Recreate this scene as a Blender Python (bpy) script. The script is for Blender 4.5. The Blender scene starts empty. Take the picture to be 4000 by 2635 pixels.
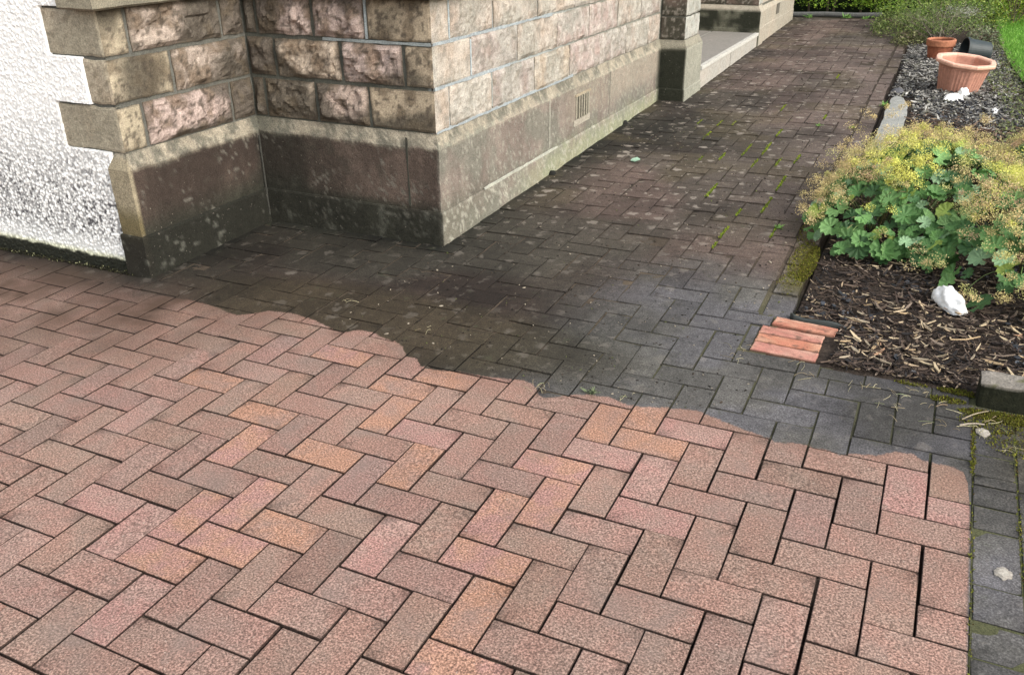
import bpy, math, random
import numpy as np
from mathutils import Matrix, Vector
R = math.radians
rng = np.random.default_rng(7)
random.seed(7)

# ------------------------------------------------------------------ camera, sky, sun, exposure
sc = bpy.context.scene
C = sc.collection
cam_d = bpy.data.cameras.new('camera')
cam = bpy.data.objects.new('camera', cam_d); C.objects.link(cam); sc.camera = cam
cam_d.sensor_width = 36; cam_d.lens = 36 * 3364.57 / 4000
cam_d.clip_start = .02; cam_d.clip_end = 400
cam.matrix_world = (Matrix.Translation((-.0389, -1.6792, 1.3531)) @ Matrix.Rotation(.466315, 4, 'Z')
                    @ Matrix.Rotation(math.pi / 2 - .472667, 4, 'X') @ Matrix.Rotation(-.03688, 4, 'Z'))
SUN_EL, SUN_AZ = 38, 108          # azimuth: degrees clockwise from +Y (towards +X)
w = bpy.data.worlds.new('World'); sc.world = w; w.use_nodes = True
nt = w.node_tree
sky = nt.nodes.new('ShaderNodeTexSky'); sky.sky_type = 'NISHITA'; sky.sun_disc = False
sky.sun_elevation = R(SUN_EL); sky.sun_rotation = R(SUN_AZ); sky.air_density = 1.6; sky.dust_density = 4.0; sky.ozone_density = .6
hs = nt.nodes.new('ShaderNodeHueSaturation'); hs.inputs['Saturation'].default_value = .45
nt.links.new(sky.outputs[0], hs.inputs['Color'])
nt.links.new(hs.outputs[0], nt.nodes['Background'].inputs[0]); nt.nodes['Background'].inputs[1].default_value = .145
sd = bpy.data.lights.new('sun', 'SUN'); sd.energy = .85; sd.angle = R(38); sd.color = (1, .985, .965)
so = bpy.data.objects.new('sun', sd); C.objects.link(so)
d = Vector((math.sin(R(SUN_AZ)) * math.cos(R(SUN_EL)), math.cos(R(SUN_AZ)) * math.cos(R(SUN_EL)), math.sin(R(SUN_EL))))
so.rotation_euler = d.to_track_quat('Z', 'Y').to_euler()
sc.view_settings.view_transform = 'Standard'; sc.view_settings.look = 'None'
sc.view_settings.exposure = .90; sc.view_settings.gamma = 1
sc.render.engine = 'CYCLES'
sc.render.resolution_x = 1024; sc.render.resolution_y = 674

# ------------------------------------------------------------------ noise helpers (numpy)
def _h(i, j, k, s=0):
    n = (i.astype(np.int64) * 374761393 + j.astype(np.int64) * 668265263 + k.astype(np.int64) * 2147483647 + s * 974634777) & 0xffffffff
    n = ((n ^ (n >> 13)) * 1274126177) & 0xffffffff
    n = ((n ^ (n >> 16)) * 2246822519) & 0xffffffff
    return ((n ^ (n >> 15)) & 0xffffff) / float(0xffffff)
def vn(p, s=0):
    p = np.asarray(p, float); f = np.floor(p); t = p - f; t = t * t * (3 - 2 * t); f = f.astype(np.int64)
    r = 0
    for a in (0, 1):
        for b in (0, 1):
            for c in (0, 1):
                wgt = (t[..., 0] if a else 1 - t[..., 0]) * (t[..., 1] if b else 1 - t[..., 1]) * (t[..., 2] if c else 1 - t[..., 2])
                r = r + wgt * _h(f[..., 0] + a, f[..., 1] + b, f[..., 2] + c, s)
    return r
def fbm(p, sc_, o=3, s=0):
    p = np.asarray(p, float) * sc_; r = 0; a = .5; n = 0
    for k in range(o):
        r = r + a * vn(p + 17.3 * k, s + k); n += a; a *= .5; p = p * 2.03
    return r / n
def worley(p, sc_, s=0):
    p = np.asarray(p, float) * sc_; f = np.floor(p).astype(np.int64); best = np.full(p.shape[:-1], 9.); sec = best.copy(); cid = best * 0
    for a in (-1, 0, 1):
        for b in (-1, 0, 1):
            for c in (-1, 0, 1):
                g = f + np.array([a, b, c]); q = g + np.stack([_h(g[..., 0], g[..., 1], g[..., 2], s + t) for t in (1, 2, 3)], -1)
                dd = np.sqrt(((p - q) ** 2).sum(-1)); hid = _h(g[..., 0], g[..., 1], g[..., 2], s + 9)
                m = dd < best; sec = np.where(m, best, np.minimum(sec, dd)); cid = np.where(m, hid, cid); best = np.where(m, dd, best)
    return best, sec, cid
def ss(a, b, x):
    t = np.clip((np.asarray(x, float) - a) / (b - a), 0, 1); return t * t * (3 - 2 * t)
def mix(a, b, t):
    t = np.asarray(t)[..., None]; return np.asarray(a) * (1 - t) + np.asarray(b) * t

# ------------------------------------------------------------------ objects
def mesh_obj(name, V, F, mat=None, parent=None, col=None, smooth=False, attrs=None):
    """V (n,3) world coordinates; F list of faces or (m,k) array; col (n,3) vertex colour"""
    me = bpy.data.meshes.new(name)
    V = np.asarray(V, float)
    if isinstance(F, np.ndarray):
        m, k = F.shape
        me.vertices.add(len(V)); me.vertices.foreach_set('co', V.astype(np.float32).ravel())
        me.loops.add(m * k); me.loops.foreach_set('vertex_index', F.astype(np.int32).ravel())
        me.polygons.add(m); me.polygons.foreach_set('loop_start', np.arange(m, dtype=np.int32) * k)
        me.update(calc_edges=True); me.validate()
    else:
        me.from_pydata(V.tolist(), [], [list(map(int, f)) for f in F]); me.update()
    if col is not None:
        a = me.color_attributes.new('Col', 'FLOAT_COLOR', 'POINT')
        a.data.foreach_set('color', np.c_[col, np.ones(len(V))].astype(np.float32).ravel())
    for n, v in (attrs or {}).items():
        a = me.attributes.new(n, 'FLOAT', 'POINT'); a.data.foreach_set('value', np.asarray(v, np.float32))
    me.polygons.foreach_set('use_smooth', np.full(len(me.polygons), bool(smooth)))
    o = bpy.data.objects.new(name, me); C.objects.link(o)
    if mat: me.materials.append(mat)
    if parent:
        o.parent = parent; o.matrix_parent_inverse = Matrix.Translation(-Vector(parent.location))
    return o
def tag(o, label=None, cat=None, group=None, kind=None):
    if label: o['label'] = label
    if cat: o['category'] = cat
    if group: o['group'] = group
    if kind: o['kind'] = kind
    return o
def thing(name, loc, label, cat, group=None):
    o = bpy.data.objects.new(name, None); C.objects.link(o); o.location = loc; o.empty_display_size = .1
    return tag(o, label, cat, group)
class MB:
    def __init__(s): s.V = []; s.F = []; s.c = []; s.n = 0
    def add(s, V, F, col=None):
        V = np.asarray(V, float).reshape(-1, 3)
        s.V.append(V); s.F += [[i + s.n for i in f] for f in F]
        if col is not None: s.c.append(np.broadcast_to(np.asarray(col, float), (len(V), 3)))
        s.n += len(V)
    def box(s, x0, x1, y0, y1, z0, z1, col=None):
        V = [(x, y, z) for z in (z0, z1) for y in (y0, y1) for x in (x0, x1)]
        s.add(V, [(0, 2, 3, 1), (4, 5, 7, 6), (0, 1, 5, 4), (2, 6, 7, 3), (0, 4, 6, 2), (1, 3, 7, 5)], col)
    def grid(s, P, col=None, wrap=False, flip=False):
        """P (a,b,3)"""
        a, b = P.shape[:2]; F = []
        for i in range(a - 1):
            for j in range(b if wrap else b - 1):
                k = (j + 1) % b; f = (i * b + j, i * b + k, (i + 1) * b + k, (i + 1) * b + j)
                F.append(f[::-1] if flip else f)
        s.add(P.reshape(-1, 3), F, None if col is None else (np.asarray(col).reshape(-1, 3) if np.ndim(col) > 1 else col))
    def build(s, name, mat, parent=None, smooth=False, T=None):
        V = np.concatenate(s.V); c = np.concatenate(s.c) if s.c else None
        if T: V = T(V)
        return mesh_obj(name, V, s.F, mat, parent, c, smooth)

# ------------------------------------------------------------------ materials
def mat_new(name, rough=.85, spec=.3):
    m = bpy.data.materials.new(name); m.use_nodes = True; b = m.node_tree.nodes['Principled BSDF']
    b.inputs['Roughness'].default_value = rough; b.inputs['Specular IOR Level'].default_value = spec
    return m, m.node_tree, b
def node(t, kind, **kw):
    n = t.nodes.new(kind)
    for k, v in kw.items():
        if k.startswith('_'): n.inputs[int(k[1:])].default_value = v
        elif k in n.inputs: n.inputs[k].default_value = v
        else: setattr(n, k, v)
    return n
def ramp(t, fac, stops):
    r = t.nodes.new('ShaderNodeValToRGB'); t.links.new(fac, r.inputs[0]); e = r.color_ramp.elements
    for i, (p, c) in enumerate(stops):
        x = e[i] if i < 2 else e.new(p)
        x.position = p; x.color = (c, c, c, 1) if not isinstance(c, tuple) else (*c, 1)
    return r.outputs[0]
def mixc(t, f, a, b, bt='MIX'):
    n = t.nodes.new('ShaderNodeMix'); n.data_type = 'RGBA'; n.blend_type = bt
    for s, v in ((0, f), (6, a), (7, b)):
        if isinstance(v, (int, float)): n.inputs[s].default_value = v
        elif isinstance(v, tuple): n.inputs[s].default_value = (*v, 1)
        else: t.links.new(v, n.inputs[s])
    return n.outputs[2]
def noise(t, scale, detail=3, rough=.6, dist=0, vec=None):
    n = node(t, 'ShaderNodeTexNoise', Scale=scale, Detail=detail, Roughness=rough, Distortion=dist)
    if vec is None: vec = node(t, 'ShaderNodeNewGeometry').outputs['Position']
    t.links.new(vec, n.inputs['Vector']); return n.outputs[0]
def bump(t, b, h, strength, dist=.002):
    n = node(t, 'ShaderNodeBump', Strength=strength, Distance=dist); t.links.new(h, n.inputs['Height']); t.links.new(n.outputs[0], b.inputs['Normal'])
    return n
def attr(t, name='Col'):
    return node(t, 'ShaderNodeAttribute', attribute_name=name).outputs['Color']
def grainy(name, rough=.85, spec=.3, s1=260, lo=.72, hi=1.28, bs=.6, bd=.003, s2=40, tint=None, speck=0, spcol=(.6, .58, .52), bscale=None):
    """vertex colour x fine grain, with bump"""
    m, t, b = mat_new(name, rough, spec)
    base = attr(t) if tint is None else tint
    n1 = noise(t, s1, 2, .7); n2 = noise(t, s2, 4, .65)
    g = ramp(t, n1, [(.3, lo), (.7, hi)]); g2 = ramp(t, n2, [(.3, .82), (.7, 1.16)])
    c = mixc(t, 1., base, g, 'MULTIPLY'); c = mixc(t, 1., c, g2, 'MULTIPLY')
    if speck:
        sp = ramp(t, noise(t, s1 * .6, 1, .5), [(speck, 0.), (speck + .03, 1.)]); c = mixc(t, sp, c, spcol)
    t.links.new(c, b.inputs['Base Color'])
    h = noise(t, bscale or s1 * .5, 5, .75); bump(t, b, h, bs, bd)
    return m

# shear of the level building against the slightly sloping paving
EX, EY = .015, .02
def T(V):
    V = np.asarray(V, float); o = np.array([-1.886, 1.36, 0]); d_ = V - o
    return o + np.stack([d_[:, 0] + EX * d_[:, 2], d_[:, 1] + EY * d_[:, 2], d_[:, 2] - EX * d_[:, 0] - EY * d_[:, 1]], 1)

# ------------------------------------------------------------------ PAVING
CLEAN = np.array([[-9, .50], [-3.3, .50], [-3.209, .40], [-3.102, .42], [-2.994, .45], [-2.7, .48], [-2.6, .49], [-2.484, 0.507], [-2.358, 0.485], [-2.266, 0.463], [-2.22, 0.491], [-2.171, 0.54], [-2.085, 0.555], [-1.976, 0.54], [-1.893, 0.518], [-1.844, 0.501], [-1.792, 0.504], [-1.759, 0.535], [-1.708, 0.538], [-1.639, 0.514], [-1.591, 0.507], [-1.546, 0.484], [-1.492, 0.424], [-1.459, 0.43], [-1.416, 0.386], [-1.354, 0.388], [-1.278, 0.405], [-1.203, 0.407], [-1.107, 0.424], [-1.068, 0.434], [-1.026, 0.422], [-0.996, 0.387], [-0.974, 0.362], [-0.942, 0.375], [-0.906, 0.404], [-0.847, 0.428], [-0.784, 0.441], [-0.737, 0.422], [-0.691, 0.421], [-0.621, 0.444], [-0.599, 0.449], [-0.547, 0.466], [-0.506, 0.467], [-0.472, 0.451], [-0.419, 0.434], [-0.366, 0.418], [-0.312, 0.408], [-0.286, 0.392], [-0.242, 0.405], [-0.207, 0.411], [-0.183, 0.404], [-0.153, 0.408], [-0.116, 0.393], [-0.088, 0.414], [-0.025, 0.432], [0.015, 0.47], [0.057, 0.475], [0.083, 0.452], [0.12, 0.455], [0.153, 0.453], [0.177, 0.443], [0.187, 0.419], [.1925, .36], [.1985, -3.9], [.2, -4]])
def cleanmask(x, y, soft=.02):
    f = np.interp(x, CLEAN[:, 0], CLEAN[:, 1])
    return ss(soft, -soft, y - f) * ss(.2, .19, x)
def dirtcol(x, y):
    x = np.asarray(x, float); y = np.asarray(y, float)
    p = np.stack([x, y, x * 0], -1)
    n1 = fbm(p, 2.2, 3, 3); n2 = fbm(p, 5, 3, 11); n3 = fbm(p, 1.3, 2, 23)
    brown = np.array([.047, .034, .027]); red = np.array([.118, .085, .071]); grey = np.array([.118, .113, .105]); green = np.array([.060, .060, .046]); dk = np.array([.032, .029, .022]); blue = np.array([.122, .118, .124])
    c = mix(brown, red, ss(1.5, 2.3, y + .3 * n1 + .35 * (x + 1.2)))
    c = mix(c, [.140, .108, .092], ss(-1.4, -.5, x) * ss(1.6, 2.6, y) * .6)
    g = ss(-1.25, -.85, x + .5 * (n1 - .5)) * ss(1.75, 1.25, y + .4 * (n2 - .5)); c = mix(c, mix(grey, blue, ss(.45, .6, n2)), g * .95)
    c = mix(c, green, ss(.48, .62, n3) * .5 * ss(-.25, -1.1, x) )
    # olive growth along the wash line and by the buttress
    ol = ss(.5, .1, np.hypot((x + 1.75) / 1.0, (y - .62) / .28) - .6) ; c = mix(c, [.052, .041, .022], ol * .6)
    c = mix(c, dk, ss(.55, .1, np.hypot((x + 1.45) / .5, (y - 3.7) / .75) - .35) * .85)
    # darker, damp strip along the house
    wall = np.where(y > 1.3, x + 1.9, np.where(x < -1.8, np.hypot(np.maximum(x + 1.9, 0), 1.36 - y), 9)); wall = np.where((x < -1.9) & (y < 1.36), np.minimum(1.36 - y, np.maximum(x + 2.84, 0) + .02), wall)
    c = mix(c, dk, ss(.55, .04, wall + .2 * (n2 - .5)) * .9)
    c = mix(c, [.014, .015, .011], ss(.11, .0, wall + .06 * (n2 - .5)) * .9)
    bl = fbm(p, 3.1, 4, 61); c = mix(c, c * .62, ss(.5, .66, bl)); c = mix(c, c * 1.2, ss(.48, .34, bl)); c = mix(c, [.09, .072, .04], ss(.52, .64, fbm(p, 4.1, 3, 71)) * ss(1.5, 2.5, y) * .45)
    # right border mossy
    c = mix(c, [.075, .062, .032], ss(.42, .6, n2) * ss(.25, .4, x) * .8)
    c = mix(c, [.11, .1, .035], ss(-.52, -.42, x) * ss(1.3, 1.5, y) * ss(2.5, 2.1, y) * ss(.4, .6, n2) * .9)
    c = mix(c, [.075, .065, .04], ss(.15, .45, x) * ss(.3, .55, y) * ss(.35, .6, n1) * .9)
    c = c * (.84 - .10 * ss(1.6, 1.0, y))[..., None]
    return c * (.84 + .32 * n2)[..., None]
ORANGE = [(505, 883), (955, 900), (1075, 880), (630, 967), (760, 1060), (895, 968), (962, 1083), (1400, 975), (1505, 1030), (1095, 1420), (660, 1225), (1490, 975)]
PINK = [(320, 1220), (275, 1420), (880, 1260), (1500, 1190), (1510, 1105), (1400, 1050), (2100, 1120), (2200, 1190), (1000, 1000), (225, 1160), (1640, 1000)]
MIXT = [(440, 1190), (510, 1265), (370, 1295), (575, 1165), (1120, 1290), (1290, 1080), (1275, 1165), (990, 1520), (1130, 1200), (580, 1020), (830, 835)]
def pix2ground(u, v):
    s = 4000 / 2380.; f = 3364.57; m = cam.matrix_world
    dv = m.to_3x3() @ Vector(((u * s - 2000) / f, -(v * s - 1317.5) / f, -1)); o = m.translation
    t = -o.z / dv.z; return o.x + t * dv.x, o.y + t * dv.y
special = [(*pix2ground(*q), k) for k, l in (('o', ORANGE), ('p', PINK), ('m', MIXT)) for q in l]
REG = [(-9., -.49, 1.18, 9.22), (-9., -.435, 1.09, 1.18), (-9., -.465, .885, 1.09), (-9., -.235, .80, .885), (-9., .2, -3.2, .80)]
def inside_clip(r):
    x0, x1, y0, y1 = r; out = []; tot = 0
    for a0, a1, b0, b1 in REG:
        c = (max(x0, a0), min(x1, a1), max(y0, b0), min(y1, b1))
        if c[1] > c[0] and c[3] > c[2]: out.append(c); tot += (c[1] - c[0]) * (c[3] - c[2])
    if tot > .985 * (x1 - x0) * (y1 - y0): return [r]
    return [c for c in out if c[1] - c[0] > .02 and c[3] - c[2] > .02]
def under_house(r):
    x0, x1, y0, y1 = r
    return (x1 < -1.93 and y0 > 1.42 and y1 < 9) or (x1 < -2.9 and y0 > .66) or (x0 < -1.75 and x1 < -1.74 and y0 > 5 and y1 < 7)
rects = []
for i in range(-62, 6):
    for j in range(-34, 96):
        if (i - j) % 4 == 0: r = (i, i + 1, j - 2, j)          # upright paver whose top left corner is (i, j)
        elif (i - j) % 4 == 2: r = (i, i + 2, j - 1, j)        # lying paver
        else: continue
        r = tuple(q * .1 for q in r)
        for c in inside_clip(r):
            if not under_house(c): rects.append(c)
# border courses
def course(x0, x1, ys):
    for a, b in zip(ys[:-1], ys[1:]): rects.append((x0, x1, min(a, b), max(a, b)))
course(.2, .3, [.8, .64, .54, .44, .395, .305, .21, .01, -.105, -.21, -.41, -.61, -.71, -.91, -1.11, -1.3, -1.5, -1.7, -1.9, -2.1, -2.3])
course(.3, .4, [.76, .6, .4, .2, .0, -.2, -.4, -.6, -.8, -1., -1.2, -1.4, -1.6, -1.8, -2., -2.2])
course(.4, .5, [.7, .5, .3, .1, -.1, -.3, -.5, -.7, -.9, -1.1, -1.3, -1.5, -1.7, -1.9, -2.1])
course(.5, .7, [.7, .6, .5, .4, .3, .2, .1, 0, -.1, -.2, -.3, -.4, -.5, -.6, -.7, -.8, -.9, -1.0, -1.1, -1.2, -1.3, -1.4])
ys = [1.18]; k = 0
while ys[-1] < 8.9: ys.append(ys[-1] + (.2 if k % 3 != 1 else .1) + .002); k += 1
ys2 = ys
for a, b in zip(ys2[:-1], ys2[1:]):
    w_ = .012 * math.sin(a * 2.1); rects.append((-.488 + w_ * .3, -.388 - max(0, a - 6) * .03 + w_, a, b))
for a, b in [(-.235, -.1), (-.1, .087), (.087, .19)]: rects.append((a, b, .80, .868))
def paving():
    Vs = []; Fs = []; ca = []; cb = []; dc = []; ed = []; off = 0; nx = 5
    for r in rects:
        x0, x1, y0, y1 = r; cx, cy = (x0 + x1) / 2, (y0 + y1) / 2; L = x1 - x0 > y1 - y0
        g = .0019 + .0006 * rng.random() + (.0018 if (cy > .5 and rng.random() < .25) else 0) + (.003 if x0 > -.49 and y0 > 1.1 else 0)
        far = cy > .5
        jx, jy = rng.normal(0, .0007, 2) * (1 if not far else 1.3); rot = rng.normal(0, .0016 if not far else .005)
        a, b = (4, 2) if L else (2, 4)
        if x1 - x0 < .13 and y1 - y0 < .13: a = b = 2
        hz = rng.normal(0, .0007) + (rng.normal(0, .0012) if far else 0); tx, ty = rng.normal(0, .005 if not far else .008, 2)
        hx, hy = (x1 - x0) / 2 - g, (y1 - y0) / 2 - g; bv = .0018; clean_p = cy < .52
        us = np.concatenate([[-hx, -hx], np.linspace(-hx + bv, hx - bv, a + 1), [hx, hx]]); vs = np.concatenate([[-hy, -hy], np.linspace(-hy + bv, hy - bv, b + 1), [hy, hy]])
        U, W = np.meshgrid(us, vs); Z = np.zeros_like(U)
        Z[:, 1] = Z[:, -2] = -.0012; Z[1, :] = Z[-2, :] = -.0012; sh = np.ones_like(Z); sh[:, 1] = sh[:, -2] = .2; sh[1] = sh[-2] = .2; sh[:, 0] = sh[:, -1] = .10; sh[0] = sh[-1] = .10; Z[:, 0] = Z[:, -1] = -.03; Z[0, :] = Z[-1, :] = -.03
        mid = (Z == 0)
        Z[mid] += 0
        X = cx + jx + U - rot * W; Y = cy + jy + W + rot * U; Z = Z + hz + tx * U + ty * W
        if far and cx > -.5 and cy > 1.2: Z = Z + .002 * math.sin(cy * 9)
        for ch in range(rng.integers(0, 3)):               # chipped corners and nicked arrises
            iy, ix = [(2, 2), (2, -3), (-3, 2), (-3, -3)][rng.integers(0, 4)]; dpt = rng.uniform(.001, .0035); Z[iy, ix] -= dpt; sh[iy, ix] = .62
            sx_ = 1 if ix > 0 else -1; sy_ = 1 if iy > 0 else -1; X[iy - sy_, ix - sx_] += sx_ * rng.uniform(0, .003); Y[iy - sy_, ix - sx_] += sy_ * rng.uniform(0, .003)
        V = np.stack([X, Y, Z], -1).reshape(-1, 3); n1, n0 = U.shape
        idx = np.arange(n1 * n0).reshape(n1, n0); F = np.stack([idx[:-1, :-1], idx[:-1, 1:], idx[1:, 1:], idx[1:, :-1]], -1).reshape(-1, 4) + off
        kind = None
        for sx, sy, k_ in special:
            if x0 <= sx < x1 and y0 <= sy < y1: kind = k_
        if kind is None:
            q = rng.random(); kind = 'b' if q < .86 or cy > -.9 else ('m' if q < .94 else 'p')
        base = np.array([.245, .163, .132]) * (1 + rng.normal(0, .05)) * np.array([1, 1 + rng.normal(0, .009), 1 + rng.normal(0, .016)])
        if rng.random() < .25: base = base * .93 + np.array([.0, .006, .004])
        A = base; B = base * np.array([1.08, .98, .97])
        if kind == 'o': A = np.array([.325, .182, .125]); B = np.array([.285, .175, .135])
        if kind == 'p': A = np.array([.315, .178, .152]); B = np.array([.29, .187, .157])
        if kind == 'm': A = np.array([.34, .194, .138]); B = np.array([.31, .176, .15])
        Vs.append(V); Fs.append(F); off += len(V)
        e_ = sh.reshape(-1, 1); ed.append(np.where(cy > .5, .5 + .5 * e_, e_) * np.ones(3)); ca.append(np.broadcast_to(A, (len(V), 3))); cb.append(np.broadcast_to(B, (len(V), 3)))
        dc.append(np.full((len(V), 3), 1 + rng.normal(0, .09)))
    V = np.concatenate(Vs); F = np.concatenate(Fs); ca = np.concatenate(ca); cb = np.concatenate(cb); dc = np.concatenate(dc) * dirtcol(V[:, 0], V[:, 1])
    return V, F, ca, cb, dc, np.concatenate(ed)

def paver_material():
    m, t, b = mat_new('concrete_pavers', .9, .25)
    pos = node(t, 'ShaderNodeNewGeometry').outputs['Position']; L = t.links
    sx = node(t, 'ShaderNodeSeparateXYZ'); L.new(pos, sx.inputs[0])
    # washed area: below the scalloped wash line
    fc = t.nodes.new('ShaderNodeFloatCurve'); cu = fc.mapping.curves[0]
    fx = lambda x: (x + 2.6) / 2.8; fy = lambda y: y / .8
    pts = [(fx(x), fy(y)) for x, y in CLEAN if -2.59 < x < .197]
    cu.points[0].location = (0, fy(.49)); cu.points[1].location = (1, fy(.2))
    for q in pts: cu.points.new(*q)
    for q in cu.points: q.handle_type = 'VECTOR'
    fc.mapping.update()
    mr = node(t, 'ShaderNodeMapRange', _1=-2.6, _2=.2); L.new(sx.outputs[0], mr.inputs[0]); L.new(mr.outputs[0], fc.inputs[1])
    line = node(t, 'ShaderNodeMath', operation='MULTIPLY', _1=.8); L.new(fc.outputs[0], line.inputs[0])
    dy = node(t, 'ShaderNodeMath', operation='SUBTRACT'); L.new(line.outputs[0], dy.inputs[0]); L.new(sx.outputs[1], dy.inputs[1])
    nz = noise(t, 55, 5, .75); nzs = node(t, 'ShaderNodeMath', operation='MULTIPLY_ADD', _1=.032, _2=-.016); L.new(nz, nzs.inputs[0])
    d2 = node(t, 'ShaderNodeMath', operation='ADD'); L.new(dy.outputs[0], d2.inputs[0]); L.new(nzs.outputs[0], d2.inputs[1])
    m1 = node(t, 'ShaderNodeMapRange', _1=-.003, _2=.006, interpolation_type='SMOOTHSTEP'); L.new(d2.outputs[0], m1.inputs[0])
    # to the left of the pilaster the washing fades out softly
    m2 = node(t, 'ShaderNodeMapRange', _1=-.30, _2=.16, interpolation_type='SMOOTHSTEP')
    nl = noise(t, 3.2, 4, .6); nls = node(t, 'ShaderNodeMath', operation='MULTIPLY_ADD', _1=.42, _2=-.30); L.new(nl, nls.inputs[0])
    d3 = node(t, 'ShaderNodeMath', operation='ADD'); L.new(dy.outputs[0], d3.inputs[0]); L.new(nls.outputs[0], d3.inputs[1]); L.new(d3.outputs[0], m2.inputs[0])
    wl = node(t, 'ShaderNodeMapRange', _1=-2.75, _2=-2.45); L.new(sx.outputs[0], wl.inputs[0])
    mm = node(t, 'ShaderNodeMix', data_type='FLOAT'); L.new(wl.outputs[0], mm.inputs[0]); L.new(m2.outputs[0], mm.inputs[2]); L.new(m1.outputs[0], mm.inputs[3])
    xr = node(t, 'ShaderNodeMapRange', _1=.1975, _2=.192); L.new(sx.outputs[0], xr.inputs[0])
    cl = node(t, 'ShaderNodeMath', operation='MULTIPLY'); L.new(mm.outputs[0], cl.inputs[0]); L.new(xr.outputs[0], cl.inputs[1]); clean = cl.outputs[0]
    # clean colour
    blend = ramp(t, noise(t, 9, 3, .6), [(.42, 0.), (.58, 1.)])
    c = mixc(t, blend, attr(t, 'ColA'), attr(t, 'ColB'))
    g1 = noise(t, 210, 2, .7); g2 = noise(t, 130, 2, .6)
    c = mixc(t, 1., c, ramp(t, g1, [(.32, .36), (.5, 1.), (.67, 1.95)]), 'MULTIPLY')
    c = mixc(t, ramp(t, g2, [(.66, 0.), (.72, .55)]), c, (.62, .5, .42))
    c = mixc(t, ramp(t, noise(t, 210, 1, .5), [(.27, .55), (.34, 0.)]), c, (.13, .085, .07))
    c = mixc(t, ramp(t, noise(t, 7, 4, .65, .6), [(.53, 0.), (.70, .45)]), c, (.20, .155, .135))
    c = mixc(t, 1., c, ramp(t, noise(t, 1.7, 3, .6), [(.3, .86), (.7, 1.08)]), 'MULTIPLY')
    # halo of half-washed grime just inside the line
    hl = node(t, 'ShaderNodeMapRange', _1=.0, _2=.16, _3=.55, _4=.0); L.new(d2.outputs[0], hl.inputs[0])
    hn = ramp(t, noise(t, 8, 3, .6), [(.35, 0.), (.65, 1.)]); hm = node(t, 'ShaderNodeMath', operation='MULTIPLY'); L.new(hl.outputs[0], hm.inputs[0]); L.new(hn, hm.inputs[1])
    c = mixc(t, hm.outputs[0], c, (.17, .095, .07))
    # damp brown patches at far left
    lf = node(t, 'ShaderNodeMapRange', _1=-1.9, _2=-2.6); L.new(sx.outputs[0], lf.inputs[0])
    lw = node(t, 'ShaderNodeMapRange', _1=-.35, _2=.30); L.new(sx.outputs[1], lw.inputs[0])
    lm = node(t, 'ShaderNodeMath', operation='MULTIPLY'); L.new(lf.outputs[0], lm.inputs[0]); L.new(lw.outputs[0], lm.inputs[1])
    lm2 = node(t, 'ShaderNodeMath', operation='MULTIPLY'); L.new(lm.outputs[0], lm2.inputs[0]); L.new(ramp(t, nl, [(.35, .3), (.6, 1.)]), lm2.inputs[1])
    c = mixc(t, lm2.outputs[0], c, (.085, .052, .037))
    # grimy colour
    dcol = attr(t, 'Dirt')
    dcol = mixc(t, 1., dcol, ramp(t, g1, [(.32, .5), (.52, 1.), (.70, 1.7)]), 'MULTIPLY')
    dcol = mixc(t, 1., dcol, ramp(t, noise(t, 28, 5, .7), [(.3, .7), (.7, 1.3)]), 'MULTIPLY')
    dcol = mixc(t, ramp(t, noise(t, 14, 5, .75, .5), [(.6, 0.), (.72, .55)]), dcol, (.055, .06, .035))
    # pale lichen spots, mostly further up the path
    wp = node(t, 'ShaderNodeVectorMath', operation='ADD'); wn = t.nodes.new('ShaderNodeTexNoise'); wn.inputs['Scale'].default_value = 34; wn.inputs['Detail'].default_value = 4; L.new(pos, wn.inputs['Vector'])
    wsc = node(t, 'ShaderNodeVectorMath', operation='SCALE'); wsc.inputs['Scale'].default_value = .075; L.new(wn.outputs[1], wsc.inputs[0]); L.new(pos, wp.inputs[0]); L.new(wsc.outputs[0], wp.inputs[1])
    for sc_, r0, st, seed in ((7.5, .20, .8, 0.), (14., .20, .65, 3.), (4.2, .12, .85, 7.)):
        off = node(t, 'ShaderNodeVectorMath', operation='ADD'); off.inputs[1].default_value = (seed, seed, 0); L.new(wp.outputs[0], off.inputs[0])
        v = node(t, 'ShaderNodeTexVoronoi', Scale=sc_); v.voronoi_dimensions = '2D'; L.new(off.outputs[0], v.inputs['Vector'])
        sr = node(t, 'ShaderNodeSeparateColor'); L.new(v.outputs['Color'], sr.inputs[0])
        rad = node(t, 'ShaderNodeMath', operation='MULTIPLY', _1=r0); L.new(sr.outputs[0], rad.inputs[0])
        df = node(t, 'ShaderNodeMath', operation='SUBTRACT'); L.new(rad.outputs[0], df.inputs[0]); L.new(v.outputs['Distance'], df.inputs[1])
        ms = node(t, 'ShaderNodeMapRange', _1=-.01, _2=.05, _4=st); L.new(df.outputs[0], ms.inputs[0])
        zone = node(t, 'ShaderNodeMapRange', _1=1.2, _2=2.4, _3=.22, _4=1.); L.new(sx.outputs[1], zone.inputs[0])
        mz0 = node(t, 'ShaderNodeMath', operation='MULTIPLY'); L.new(ms.outputs[0], mz0.inputs[0]); L.new(zone.outputs[0], mz0.inputs[1])
        mz = node(t, 'ShaderNodeMath', operation='MULTIPLY'); L.new(mz0.outputs[0], mz.inputs[0]); L.new(ramp(t, noise(t, 2.6, 3, .6), [(.38, .35), (.58, 1.)]), mz.inputs[1])
        dcol = mixc(t, mz.outputs[0], dcol, (.30, .265, .225))
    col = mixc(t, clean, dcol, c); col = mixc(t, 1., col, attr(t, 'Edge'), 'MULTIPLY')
    L.new(col, b.inputs['Base Color'])
    rr = node(t, 'ShaderNodeMapRange', _3=.82, _4=.95); L.new(clean, rr.inputs[0]); L.new(rr.outputs[0], b.inputs['Roughness'])
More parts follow.
